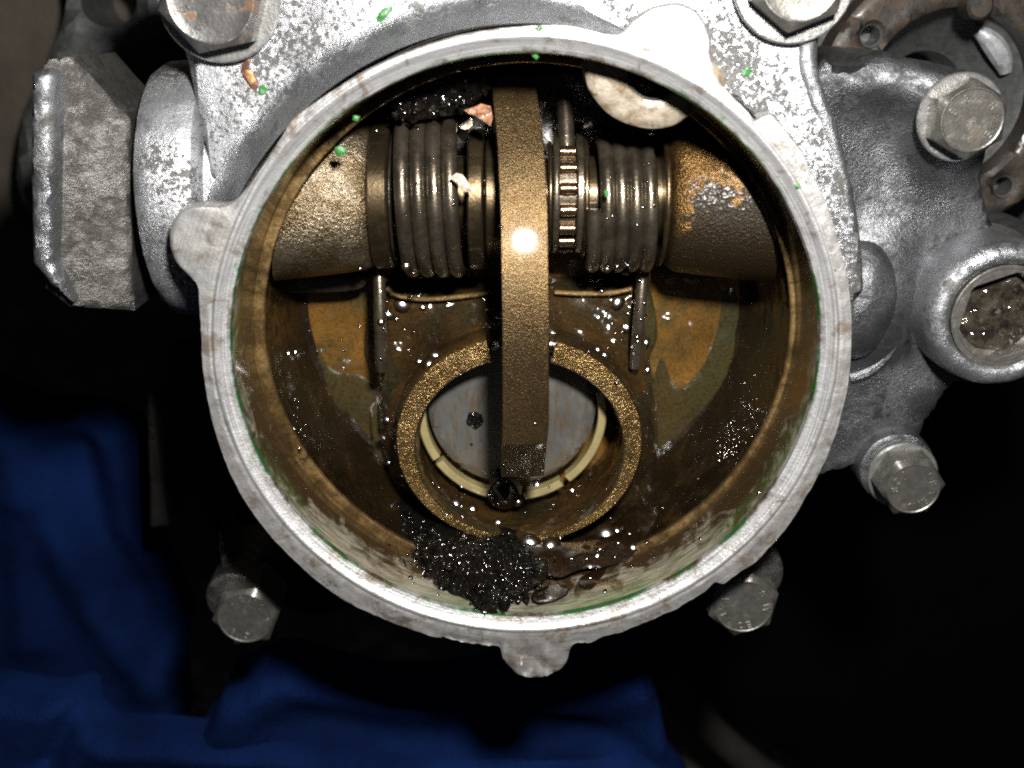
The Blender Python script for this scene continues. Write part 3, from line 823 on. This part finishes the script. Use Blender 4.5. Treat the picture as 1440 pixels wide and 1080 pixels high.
# ------------------------------------------------------------------ mechanism inside the mouth
S = Thing('cross_shaft', 'oily steel cross shaft with collars running through the mouth', 'shaft', (xpx(735), AY, AZ-9))
S.add('rod', lathe([(.1, 0), (8.5, 0), (8.5, xpx(960)-xpx(500)), (.1, xpx(960)-xpx(500))], (xpx(500), AY, AZ), 'x', n=48), M['shaft'])
def collar(x0, x1, r, m='shaft', yo=0, name='collar'):
    a, b = xpx(x0), xpx(x1)
    return S.add(name, lathe([(7, 0), (r-.4, 0), (r, .4), (r, b-a-.4), (r-.4, b-a), (7, b-a)], (a, AY+yo, AZ), 'x', n=72), M[m])
collar(514, 543, 15.0)
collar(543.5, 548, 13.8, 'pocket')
collar(656, 679, 14.6, yo=-.6)
collar(681, 706, 12.6, yo=-.6)
collar(772, 779, 11.6)
collar(823, 831, 12.6)
collar(938, 946, 14.0, yo=-.5)
S.add('pin', tube([P(793, 128, -33), P(796, 170, -30), P(797, 215, -27)], 1.7, 14), M['spring'])

def spring(x0, x1, R, wire, turns, yo, label, leg):
    a, b = xpx(x0)+wire, xpx(x1)-wire
    t = Thing('torsion_spring', label, 'spring', ((a+b)/2, AY+yo, AZ-R), 'torsion springs on the cross shaft')
    path = []; n = int(turns*40)
    for i in range(n+1):
        u = i/n; an = u*turns*2*math.pi+leg[2]
        x = a+(b-a)*u
        path.append((x, AY+yo+R*math.cos(an), AZ+R*math.sin(an)))
    # frame: up vector fixed along x works because the wire never runs along x
    V = []; F = []; k = 12; m = len(path)
    for i, p in enumerate(path):
        p = np.array(p); q = np.array(path[min(i+1, m-1)])-np.array(path[max(i-1, 0)]); q /= np.linalg.norm(q)
        rd = np.array([0, p[1]-AY-yo, p[2]-AZ]); rd /= np.linalg.norm(rd); sd = np.cross(q, rd)
        for j in range(k):
            an = 2*math.pi*j/k; V.append(tuple(p+wire*(rd*math.cos(an)+sd*math.sin(an))))
    for i in range(m-1):
        for j in range(k): F.append((i*k+j, i*k+(j+1) % k, (i+1)*k+(j+1) % k, (i+1)*k+j))
    F += [tuple(reversed(range(k))), tuple((m-1)*k+j for j in range(k))]
    t.add('coil', (V, F), M['spring'])
    l0, l1 = leg[0], leg[1]
    pts = smooth_loop([P(l0[0], l0[1]-25, -36), P(*l0, -33), P((l0[0]+l1[0])/2, (l0[1]+l1[1])/2, -31), P(*l1, -32.5)], 1.2, False)
    t.add('leg', tube(pts, wire*.86, 14), M['spring'])
    return t
spring(541, 661, 15.5, 1.62, 4.3, .2, 'dark steel torsion spring of wider coils left of the lever', ((533, 385), (537, 520), -2.2))
spring(826, 941, 13.1, 1.55, 4.6, -1.2, 'dark steel torsion spring of narrower coils right of the lever', ((905, 372), (893, 516), 1.5))

NB = Thing('needle_bearing', 'small needle roller bearing cage right of the lever', 'bearing', (xpx(800), AY, AZ-12))
xa1, xb1 = xpx(779.5), xpx(824)
rc = 11.6
NB.add('cage', join(lathe([(8.6, 0), (rc+.5, 0), (rc+.7, .3), (rc+.7, .9), (rc+.5, 1.2), (8.6, 1.2)], (xa1, AY+.6, AZ), 'x', n=64, closed_profile=True),
                    lathe([(8.6, 0), (rc+.4, 0), (rc+.8, .3), (rc+.8, 1.2), (rc+.5, 1.5), (8.6, 1.5)], (xb1-1.5, AY+.6, AZ), 'x', n=64, closed_profile=True),
                    lathe([(9.4, 0), (10.4, .1), (10.4, xb1-xa1-.3), (9.4, xb1-xa1-.1)], (xa1+.1, AY+.6, AZ), 'x', n=64)), M['spring'])
rl = None
for i in range(16):
    a = 2*math.pi*(i+.35)/16
    c = (xa1+1.2, AY+.6+10.9*math.cos(a), AZ+10.9*math.sin(a))
    L = xb1-xa1-2.7
    vf = lathe([(.1, 0), (1.0, 0), (1.25, .3), (1.25, L-.3), (1.0, L), (.1, L)], c, 'x', n=14)
    NB.add('roller', vf, M['roller'])

# ---- lever
LV = Thing('release_lever', 'thick curved brown steel lever reaching down into the sleeve', 'lever', (xpx(735), AY, AZ+8))
pA = P(735, 341, -5); hv = (CAM-pA)/np.linalg.norm(CAM-pA)+(FLASH-pA)/np.linalg.norm(FLASH-pA)
PH = math.degrees(math.atan2(hv[1], hv[2]))          # lean that throws the flash back at the lens
lean_rows = [(100, 78), (118, 66), (135, 50), (155, 38), (200, PH+17), (260, PH+9), (310, PH+4), (341, PH), (372, PH-4), (430, 4), (500, -2), (560, -4), (622, -6)]
yz = [(P(735, 450, -3.2)[1], -3.2)]
def row_of(y, z):
    d = np.array([xpx(735), y, z])-CAM; return 540-PIX*(d@UP)/(d@FWD)
def lean(py): return math.radians(np.interp(py, [a for a, b in lean_rows], [b for a, b in lean_rows]))
y, z = yz[0]
while row_of(y, z) > 120 and z > -36:
    a = lean(row_of(y, z)); y += .8*math.cos(a); z -= .8*math.sin(a); yz.insert(0, (y, z))
y, z = yz[-1]
while row_of(y, z) < 625:
    a = lean(row_of(y, z)); y -= .8*math.cos(a); z += .8*math.sin(a); yz.append((y, z))
y, z = yz[-1]; yz += [(y-.5, z-.5), (y-5.2, z-3.8), (y-10.2, z-7.2)]
back = 11.0
cent = np.array([(xpx(735), a, b) for a, b in yz])
def lever_x(py):
    return np.interp(py, [118, 140, 200, 300, 450, 600, 680], [692, 693, 699, 703.5, 706, 706.5, 705]), np.interp(py, [118, 140, 200, 300, 450, 600, 680], [754, 757, 765, 770.5, 772.5, 772, 764])
V = []; F = []
for i, p in enumerate(cent):
    # pixel row of this point
    d = p-CAM; py = 540-PIX*(d@UP)/(d@FWD)
    a, b = lever_x(py); xa_, xb_ = P(a, py, p[2])[0], P(b, py, p[2])[0]
    t = cent[min(i+1, len(cent)-1)]-cent[max(i-1, 0)]; t[0] = 0; t /= np.linalg.norm(t)
    nrm = np.array([0, -t[2], t[1]]); nrm = nrm if nrm[2] > 0 else -nrm
    e = .35
    bk = back if py < 600 else back-(py-600)/80*3
    row = [(xa_, *(p-nrm*bk)[1:]), (xa_, *(p-nrm*e)[1:]), (xa_+e*.35, *(p-nrm*e*.25)[1:]), *[(xa_+e+(xb_-xa_-2*e)*q_, *(p-nrm*.13*(2*q_-1)**2)[1:]) for q_ in (0, .17, .33, .5, .67, .83, 1)], (xb_-e*.35, *(p-nrm*e*.25)[1:]), (xb_, *(p-nrm*e)[1:]), (xb_, *(p-nrm*bk)[1:])]
    xm = (xa_+xb_)/2; V += [(q[0], q[1], q[2]-(q[0]-xm)*hv[0]/hv[2]) for q in row]
k = 13; m_ = len(cent)
for i in range(m_-1):
    for q in range(k): F.append((i*k+q, i*k+(q+1) % k, (i+1)*k+(q+1) % k, (i+1)*k+q))
F += [tuple(range(k)), tuple((m_-1)*k+q for q in reversed(range(k)))]
LV.add('arm', (V, F), M['lever'], sharp=12)
# ring of the lever round the shaft
LV.add('eye', lathe([(9, 0), (14.5, 0), (14.8, .3), (14.8, 7.4), (14.5, 7.7), (9, 7.7)], (xpx(704), AY, AZ), 'x', n=64), M['lever'])

# ---- release bearing in the sleeve
RB = Thing('release_bearing', 'flat grey release bearing with cream plastic retainer inside the sleeve', 'bearing', (*P(721, 572, -47)[:2], -50))
dc = P(720, 573, -35.5)
dl = [(dc[0]+19.2*math.cos(a), dc[1]+19.2*math.sin(a)) for a in np.linspace(0, 2*math.pi, 110, endpoint=False)]
RB.add('face', slab(dl, -35.5, 10, edge=.9, step=1.3), M['disc'])
dcc = P(720, 583, -34.4)
for a0_, a1_ in ((148, 212), (215, 262), (278, 304), (309, 375)):
    pr = [(19.7, -3), (19.7, -.2), (19.9, 0), (21.3, 0), (21.6, -.3), (21.6, -3)]
    RB.add('retainer', lathe(pr, (dcc[0], dcc[1], -34.3), a0=math.radians(a0_), a1=math.radians(a1_), n=40, closed_profile=True), M['cream'])
c = P(709, 692, -33)
RB.add('pivot_ball', ellipsoid((c[0], c[1], -34), (4.2, 4.4, 4.4), 28, 16), M['oil'])
# groove strip beside the lever on the disc
single('oil_blob', ellipsoid(tuple(P(668, 591, -35.2)[:2])+(-35.3,), (1.9, 2.0, .7), 20, 10, .5, .9), M['sludge'], 'small black oil blob stuck on the grey bearing face', 'oil blob')

# ------------------------------------------------------------------ sludge, oil, chips
def bore_inner_z(x, y):
    """height of the lower bore surface as seen from above"""
    r = math.hypot(x-BC[0], y-BC[1])
    return r
sl_px = [(514,752),(526,730),(546,712),(572,716),(596,736),(628,738),(655,750),(700,752),(735,762),(757,785),(772,808),(752,828),(728,842),(706,853),(692,866),(672,862),(655,845),(632,838),(612,822),(590,812),(560,800),(536,780)]
def heap_z(px, py): 
    return float(np.interp(py, [710, 735, 770, 805, 840, 868], [-32, -26.5, -18.8, -11.5, -4.8, .3]))
sll = smooth_loop([P(a, b, heap_z(a, b)) for a, b in sl_px], .8)
# a plane through the heap in world coordinates: z rises towards the lower wall
A_ = []; b_ = []
for a in range(540, 780, 20):
    for b in range(735, 870, 15):
        p = P(a, b, heap_z(a, b)); A_.append([1, p[0], p[1], p[0]**2, p[1]**2, p[0]*p[1]]); b_.append(p[2])
co = np.linalg.lstsq(np.array(A_), np.array(b_), rcond=None)[0]
def heap_w(x, y): return float(co@np.array([1, x, y, x*x, y*y, x*y]))
V0, F0 = slab(sll, lambda x, y: heap_w(x, y)+.9*fbm(x, y, 0, .35, 4), 3.5, edge=1.2, step=.7)
parts = [(V0, F0)]
lump = bmesh.new(); bmesh.ops.create_icosphere(lump, subdivisions=1, radius=1)
LVx = np.array([v.co[:] for v in lump.verts]); LF = [tuple(v.index for v in f.verts) for f in lump.faces]; lump.free()
lo, hi = sll[:, :2].min(0), sll[:, :2].max(0); cnt = 0
while cnt < 620:
    q = lo-1+(hi-lo+2)*rng.random(2)
    if not inside(q[None], sll[:, :2])[0] and rng.random() > .06: continue
    if not inside(q[None], sll[:, :2])[0] and dist(q[None], sll[:, :2])[0] > .8: continue
    r = rng.choice([.22, .36, .55, .9], p=[.3, .35, .25, .1])*(.7+.7*rng.random())
    s = r*(.35+1.2*rng.random(3)); R_ = np.linalg.qr(rng.normal(size=(3, 3)))[0]
    v = (LVx*(1+.42*rng.normal(size=(len(LVx), 1)))*s)@R_
    z = heap_w(q[0], q[1])+.9*fbm(q[0], q[1], 0, .35, 4)+.25*r
    parts.append((v+np.array([q[0], q[1], z]), LF)); cnt += 1
for _ in range(1250):
    q = lo+(hi-lo)*rng.random(2)
    if not inside(q[None], sll[:, :2])[0]: continue
    p0 = np.array([*q, heap_w(*q)+.9*fbm(q[0], q[1], 0, .35, 4)+.55]); an = rng.uniform(0, 6.28); pts = [p0]
    for _k in range(4):
        an += rng.normal(0, .5); st_ = .55
        q2 = pts[-1][:2]+st_*np.array([math.cos(an), math.sin(an)])
        pts.append(np.array([*q2, heap_w(*q2)+.9*fbm(q2[0], q2[1], 0, .35, 4)+.5+.25*rng.random()]))
    if any(math.hypot(q[0]-BC[0], q[1]-BC[1]) > 55 or not inside(q[None, :2], sll[:, :2])[0] or dist(q[None, :2], sll[:, :2])[0] < .9 for q in pts): continue
    w_ = rng.uniform(.12, .42); parts.append(tube(pts, [w_*.5, w_, w_, w_*.9, w_*.4], 6, squash=rng.uniform(.3, 1)))
single('sludge_heap', join(*parts), M['sludge'], 'lumpy black glistening sludge lying in the bottom of the mouth', 'sludge', kind='stuff', sharp=80)

def film(name, px, zpx, m, label, edge=1.2, depth=2.5, amp=.3, sc=.15, cat='oil', thing=True):
    l3 = smooth_loop([P(a, b, zpx(a, b)) for a, b in px], .9)
    A_ = np.c_[np.ones(len(l3)), l3[:, 0], l3[:, 1]]; cc = np.linalg.lstsq(A_, l3[:, 2], rcond=None)[0]
    vf = slab(l3, lambda x, y: float(cc@np.array([1, x, y]))+amp*fbm(x, y, 2, sc, 3), depth, edge=edge, step=.9)
    return single(name, vf, m, label, cat)
film('oil_pool', [(700,764),(730,770),(770,773),(820,766),(862,748),(895,722),(925,722),(940,738),(925,765),(885,788),(850,800),(815,806),(790,818),(765,812),(742,806),(725,790),(705,778)], lambda a, b: float(np.interp(b, [722, 770, 822], [-26.5, -18.6, -9.3])), M['oil'], 'smooth pool of dark oil right of the black sludge', amp=.8, sc=.12)
for i, px in enumerate([[(815,822),(835,808),(850,800),(868,806),(862,818),(845,826),(828,832)], [(748,842),(765,832),(790,828),(800,836),(780,846),(758,850)]]):
    film('oil_drip', px, lambda a, b: float(np.interp(b, [798, 840, 868], [-15.5, -5.6, .6])), M['oil'], ['dark oil drip on the bare lower wall right of the sludge', 'dark oil smear on the bare lower wall beside the sludge'][i], edge=.6, depth=1.5)
# gummy dirt in the shadow at the top left of the mouth
gp = smooth_loop([P(a, b, -16)[:2] for a, b in [(545,150),(575,128),(620,112),(668,108),(690,125),(668,150),(640,165),(600,172),(560,172)]], .9)
V0, F0 = slab(gp, lambda x, y: -20+1.6*fbm(x, y, 9, .3, 4), 12, edge=2.5, step=.8)
parts = [(V0, F0)]
for _ in range(160):
    q = gp.min(0)+(gp.max(0)-gp.min(0))*rng.random(2)
    if not inside(q[None], gp)[0]: continue
    s = .3+.5*rng.random(3); v = (LVx*(1+.2*rng.normal(size=(len(LVx), 1)))*s)
    parts.append((v+np.array([q[0], q[1], -20+1.6*fbm(q[0], q[1], 9, .3, 4)+.2]), LF))
H.add('oil_and_shade', slab(smooth_loop([P(a, b, -40)[:2] for a, b in [(470,215),(520,160),(600,118),(680,100),(760,95),(840,98),(920,120),(1000,160),(1050,215),(1000,235),(900,225),(700,225),(560,225)]], 1.0), lambda x, y: -41+1.2*fbm(x, y, 3, .15, 4), 6, edge=2, step=1.2), M['pocket'])  # black oil sheet that also paints in the rim's shadow at the top
single('dirt_clump', join(*parts), M['sludge'], 'black oily dirt clump under the rim above the left spring', 'dirt', kind='stuff')

def flake(name, px, z, m, label, cat, thick=.35, curl=.4, group=None):
    l2 = straight_loop([P(a, b, z)[:2] for a, b in px], .35)
    cx, cy = l2.mean(0)
    vf = slab(l2, lambda x, y: z+curl*fbm(x, y, 1, .5, 3), thick, edge=.12, step=.35)
    return single(name, vf, m, label, cat, group=group)
flake('gasket_chip', [(652,155),(668,150),(676,146),(690,149),(693,165),(690,177),(680,170),(668,163),(660,160)], -14, M['chip'], 'torn coppery paper chip stuck beside the top of the lever', 'chip', curl=1.2)
flake('gasket_chip', [(633,250),(642,243),(650,246),(658,256),(664,268),(655,271),(645,262)], -12.2, M['pale_chip'], 'pale wet chip lying across the left spring coils', 'chip', curl=.8)
tf = lambda px, py: float(top_face(*P(px, py, -17)[:2]))+.6
flake('rust_flake', [(340,62),(350,64),(352,85),(349,97),(358,104),(364,118),(360,128),(352,124),(346,112),(338,100),(341,82)], tf(350, 90), M['brown_flake'], 'brown paint flake on the bright casting below the top left bolt', 'paint flake', .5)
flake('rust_flake', [(344,98),(354,100),(360,114),(352,120),(345,108)], tf(350, 105)+.5, M['orange_flake'], 'orange flake on the brown flake below the top left bolt', 'paint flake', .4)
flake('rust_flake', [(311,84),(322,86),(322,93),(314,90)], tf(316, 88), M['brown_flake'], 'small brown flake left of the larger flakes by the top left bolt', 'paint flake', .4)
GG = [
 ([(364,122),(370,118),(376,124),(373,132),(364,133)], None, 'green paint fleck at the end of the brown flake, upper left casting'),
 ([(529,24),(538,12),(550,8),(552,14),(541,26),(533,36)], None, 'green paint streak on the casting above the rim'),
 ([(1042,100),(1052,94),(1058,100),(1054,108),(1045,106)], None, 'green paint fleck on the bright casting right of the rim ear'),
 ([(471,207),(478,205),(488,208),(488,214),(478,221),(471,217)], -9.6, 'green paint chip on the left shaft boss'),
 ([(849,269),(853,266),(857,270),(856,276),(851,277)], -13.4, 'green speck on the right spring coil'),
 ([(748,78),(754,76),(758,80),(754,84)], .25, 'green paint speck on the inner edge at the top of the rim'),
 ([(750,39),(760,36),(766,40),(758,44)], .2, 'green speck on the outer edge at the top of the rim'),
 ([(1117,259),(1124,257),(1126,263),(1120,266)], .2, 'green speck on the right side of the rim'),
 ([(435,662),(441,661),(443,666),(438,668)], -24, 'green speck on the brown inner wall at the left'),
 ([(497,162),(506,164),(503,170),(496,169)], -1.0, 'green paint bit on the upper left inner edge of the rim'),
 ([(657,833),(668,830),(672,835),(662,838)], -7.0, 'green fleck in the black sludge'),
]
for px, z, lb in GG:
    cx, cy = np.mean([p[0] for p in px]), np.mean([p[1] for p in px])
    flake('paint_fleck', px, tf(cx, cy) if z is None else z, M['green'], lb, 'paint fleck', .35, .4, group='green paint flecks')

# ------------------------------------------------------------------ background
# rusty ring flange behind the casing
c_ = P(1338, 139, -62)
RF = Thing('ring_flange', 'rusty brown ring flange with bolt holes at the upper right behind the casing', 'flange', (c_[0], c_[1], -90))
s_ = (CAM[2]+62)/CAM[2]/7.3*1.0
R1, R2 = 172*s_, 112*s_
n = 180
ringo = [(c_[0]+R1*math.cos(a), c_[1]+R1*math.sin(a)) for a in np.linspace(0, 2*math.pi, n, endpoint=False)]
ringi = [(c_[0]+R2*math.cos(a), c_[1]+R2*math.sin(a)) for a in np.linspace(0, 2*math.pi, n, endpoint=False)]
hol = []
for px, py in ((1225, 50), (1412, 262)):
    q = P(px, py, -62); hol.append([(q[0]+2.6*math.cos(a), q[1]+2.6*math.sin(a)) for a in np.linspace(0, 2*math.pi, 24, endpoint=False)])
RF.add('ring', slab(ringo, lambda x, y: -62+.3*fbm(x, y, 0, .2, 3), 9, edge=.8, step=1.6, holes=[ringi]+hol), M['rusty'])
q = P(1375, 8, -58)
RF.add('stud', lathe([(.1, 6), (2.4, 6), (3.0, 5.4), (3.0, 0)], (q[0], q[1], -62), n=24), M['rusty'])
for (px, py) in ((1225, 50), (1412, 262)):
    q = P(px, py, -62); RF.add('hole_lining', lathe([(2.7, 0), (2.2, -.6), (2.2, -8), (.1, -8)], (q[0], q[1], -62), n=24), M['dull'])
RF.add('cone', lathe([(R2+1, -7), (R2*.92, -9), (R2*.8, -14), (R2*.5, -20), (R2*.45, -32), (.1, -32)], (c_[0], c_[1], -62), n=90), M['dull'])
for t0, t1, rr, w in ((18, 62, .84, 2.6), (-48, -22, .86, 2.2)):
    pts = [(c_[0]+R2*rr*math.cos(math.radians(a)), c_[1]+R2*rr*math.sin(math.radians(a)), -72) for a in np.linspace(t0, t1, 20)]
    RF.add('bright_lip', tube(pts, [w*(.5+.5*math.sin(math.pi*(i+.6)/20.2)) for i in range(20)], 10), M['pale_metal'])
# dark machine body behind everything on the right top
q = P(1440, 150, -95)
single('engine_block', slab(straight_loop([P(a, b, -100)[:2] for a, b in [(1140,-200),(1700,-200),(1700,420),(1400,430),(1140,330)]], 6), lambda x, y: -100+1.5*fbm(x, y, 0, .05, 3), 130, edge=4, step=6), M['dull'], 'dark grey engine block behind the rusty ring flange', 'engine block')
# blurred grey casting at the upper left
hb = [tuple(P(148+40*math.cos(a), 2-36*math.sin(a), -120)[:2]) for a in np.linspace(0, 2*math.pi, 40, endpoint=False)]
single('engine_casting', slab(smooth_loop([P(a, b, -120)[:2] for a, b in [(95,-120),(88,0),(72,60),(40,130),(22,190),(18,260),(40,300),(60,220),(110,130),(160,80),(190,60),(240,30),(260,-120)]], 2), -120, 30, edge=3, step=3, holes=[hb]), M['dull'], 'blurred dull grey casting with a dark hole at the upper left', 'casting')
single('sheet_metal', slab(straight_loop([P(a, b, -150)[:2] for a, b in [(-150,-150),(330,-150),(330,470),(120,500),(-150,330)]], 8), lambda x, y: -150+1.2*fbm(x, y, 0, .05, 3), 100, edge=4, step=8), plain('dark_brown_panel', (.045, .036, .026), .8, 0, 0, ((.1, 1.0),), .3, .05), 'dark brown dirty sheet metal behind the lever block', 'sheet metal')
pp = [P(208, 560, -110), P(211, 640, -110), P(217, 700, -110), P(225, 742, -110)]
single('metal_post', slab(straight_loop([P(a, b, -110)[:2] for a, b in [(206,555),(214,556),(222,640),(236,740),(212,742),(209,640)]], 1.5), -110, 139.5, edge=.8, step=2), M['tray_lip'], 'thin grey metal post in the dark left of the housing', 'post')
# black tray under the housing
tl = smooth_loop([P(a, b, -190)[:2] for a, b in [(250,470),(600,420),(1100,400),(1600,400),(1700,900),(1600,1200),(1300,1190),(1120,1105),(1010,1030),(948,960),(860,880),(600,860),(420,900),(300,800),(230,620)]], 4)
TR = Thing('drain_tray', 'black plastic drain tray on the ground under the housing', 'tray', (60, -60, -249))
TR.add('basin', slab(tl, -205, 40, edge=6, step=9), M['black_plastic'])
tlp = smooth_loop([P(a, b, -190) for a, b in [(900,905),(948,962),(1010,1035),(1120,1115),(1300,1195)]], 3, False)
TR.add('lip', tube(tlp, 6.5, 12), M['tray_lip'])
TR.add('under_edge', tube([p+np.array([-5, -7, -16]) for p in tlp], 5, 10), M['black_plastic'])

# cloth: heightfields with folds
def cloth(name, px, zf, label, folds, step=2.0, depth=6):
    z0 = zf(0, 0)
    l2 = smooth_loop([P(a, b, z0)[:2] for a, b in px], 2.2)
    ff = []
    for pts, w, h in folds: ff.append((np.array([P(a, b, z0)[:2] for a, b in pts]), w, h))
    def z(x, y):
        q = np.array([[x, y]]); v = zf(x, y)+2.2*fbm(x, y, 1, .025, 3)
        for poly, w, h in ff:
            dd = 1e9
            for a, b in zip(poly, poly[1:]):
                ab = b-a; t = min(1, max(0, ((q[0]-a)@ab)/(ab@ab))); dd = min(dd, np.linalg.norm(q[0]-a-t*ab))
            v += h*math.exp(-(dd/w)**2)
        return v
    return single(name, slab(l2, z, depth, edge=5, step=step), M['cloth'], label, 'cloth', sharp=80)
cloth('blue_cloth', [(-120,590),(40,588),(150,600),(182,640),(190,740),(215,830),(240,900),(242,990),(240,1060),(160,1090),(-120,1090)], lambda x, y: -150, 'crumpled dark blue cotton cloth hanging at the lower left', [([(110,640),(150,760),(230,900)], 8, -8), ([(60,700),(120,830),(210,960)], 9, 7), ([(150,620),(165,800)], 8, 4), ([(20,640),(40,900)], 7, 5)], depth=20)
cloth('blue_cloth', [(300,1010),(330,975),(400,950),(470,985),(560,1000),(680,985),(760,955),(850,935),(905,950),(930,1010),(945,1100),(930,1180),(280,1180)], lambda x, y: -72, 'fold of dark blue cotton cloth below the bottom of the rim', [([(310,1020),(380,960),(420,950)], 9, 5), ([(700,1000),(860,1040),(930,1100)], 6, -4), ([(760,975),(900,960)], 10, 6), ([(400,1030),(700,1040)], 8, -4)], depth=20)
cloth('blue_cloth', [(-80,1000),(40,998),(95,1005),(130,1035),(240,1048),(420,1062),(640,1076),(900,1082),(900,1180),(-80,1180)], lambda x, y: -70, 'blue ribbed cotton cloth fold crossing the bottom left corner', [([(110,990),(60,1080)], 4, -6), ([(150,1050),(640,1085)], 6, 4)], depth=12, step=1.8)

bpy.context.view_layer.update()
dg = bpy.context.evaluated_depsgraph_get()
def hit(px, py):
    o = Vector((CAM[0], CAM[1], CAM[2]+LIFT))*MM; d = Vector(FWD*PIX+RIGHT*(px-720)+UP*(540-py)).normalized()
    ok, loc, nor, *_ = scene.ray_cast(dg, o, d)
    return (np.array(loc)/MM-[0, 0, LIFT], np.array(nor)) if ok else (None, None)
drops = []
def bead(p, nr, r, lean_, flat=.17, n=12, m=8):
    """a flattened bead of oil added at p, tilted to catch the flash"""
    w = np.array(lean_)/np.linalg.norm(lean_); u = np.cross(w, [.3, .9, .1]); u /= np.linalg.norm(u); v = np.cross(w, u)
    V, F = ellipsoid((0, 0, 0), (1, 1, 1), n, m); k1, k2 = r*(.8+.4*rng.random()), r*(.75+.4*rng.random())
    c = np.array(p)-.02*r*w
    drops.append(([tuple(c+u*q[0]*k1+v*q[1]*k2+w*q[2]*r*flat) for q in V], F))
def bisect(p):
    a = CAM-p; b = FLASH-p; return a/np.linalg.norm(a)+b/np.linalg.norm(b)
def dome(px, py, r, h):
    p, nr = hit(px, py)
    if p is None or p[2] < -60: return
    bead(p, nr, r*.72, bisect(p)/2+rng.normal(0, .012, 3), .15, 24, 12)
for a in ((745,764,3.4,1.3), (776,768,3.0,1.2), (852,752,3.2,1.2), (868,747,1.8,.8), (566,428,2.6,1.0), (548,442,1.8,.7), (868,424,2.6,1.0), (880,460,2.4,1.0), (640,708,2.2,.9), (664,716,2.0,.8), (728,704,1.6,.7),
          (756,682,1.4,.6), (536,452,1.4,.6), (594,432,1.4,.6), (614,500,2.2,.9), (604,512,1.8,.8), (590,508,1.2,.5), (840,492,1.8,.8), (850,500,1.6,.7), (908,482,1.6,.7), (775,483,1.5,.7), (572,372,1.8,.8), (556,378,1.4,.6),
          (880,378,1.8,.8), (855,376,1.6,.7), (405,497,1.2,.5), (415,495,1.0,.45), (545,590,1.6,.7), (540,615,1.6,.7), (548,650,1.4,.6), (910,520,1.4,.6), (805,690,1.0,.45), (700,660,.9,.4), (840,782,1.6,.7), (890,770,1.4,.6), (700,735,1.4,.6), (650,725,1.2,.5), (560,690,1.4,.6)):
    dome(*a)
def spray(cx, cy, sx, sy, n, r0, r1):
    for _ in range(n):
        px, py = rng.normal(cx, sx), rng.normal(cy, sy)
        p, nr = hit(px, py)
        if p is None or p[2] < -60 or p[2] > -4: continue
        if rng.random() < (.5 if cy > 560 else .72): continue
        bead(p, nr, .26+1.0*(r0+(r1-r0)*rng.random()**2.0), bisect(p)/2+rng.normal(0, .10, 3), rng.uniform(.16, .4))
for a in ((575,440,18,25,26,.12,.5), (600,500,30,18,22,.12,.4), (560,385,18,6,14,.15,.5), (870,440,14,30,20,.12,.5), (850,500,20,20,14,.12,.4), (900,470,6,60,16,.12,.4), (536,440,8,40,16,.12,.4),
          (650,690,40,14,20,.12,.35), (730,720,60,12,22,.12,.4), (800,690,25,12,10,.12,.3), (735,500,25,90,22,.08,.2), (730,650,25,15,14,.1,.3), (590,165,40,14,26,.15,.4), (860,378,40,6,16,.12,.4),
          (640,300,60,50,30,.08,.2), (880,290,40,40,22,.08,.2), (420,590,6,18,22,.05,.2), (980,720,40,30,10,.08,.2), (1052,575,7,22,90,.02,.12), (1030,615,9,14,150,.02,.2), (1018,634,7,7,90,.15,.5), (640,790,45,28,70,.1,.45), (600,765,30,16,26,.1,.35), (700,815,35,18,26,.1,.4), (880,690,40,40,16,.1,.25), (480,480,30,40,14,.1,.25), (840,780,50,25,40,.1,.35), (800,150,20,10,8,.12,.35), (1060,240,25,20,14,.1,.3)):
    spray(*a)
single('glint_droplets', join(*drops), M['wet'], 'tiny added oil droplets tilted to glint on the surfaces inside the mouth', 'oil', kind='stuff')  # droplets added for their glints, each turned towards lens and flash

single('ground', ([(-3000, -3000, -250), (3000, -3000, -250), (3000, 3000, -250), (-3000, 3000, -250)], [(0, 1, 2, 3)]), M['ground'], 'gritty grey concrete ground', base=(0, 0, -250), kind='structure', smooth=False)
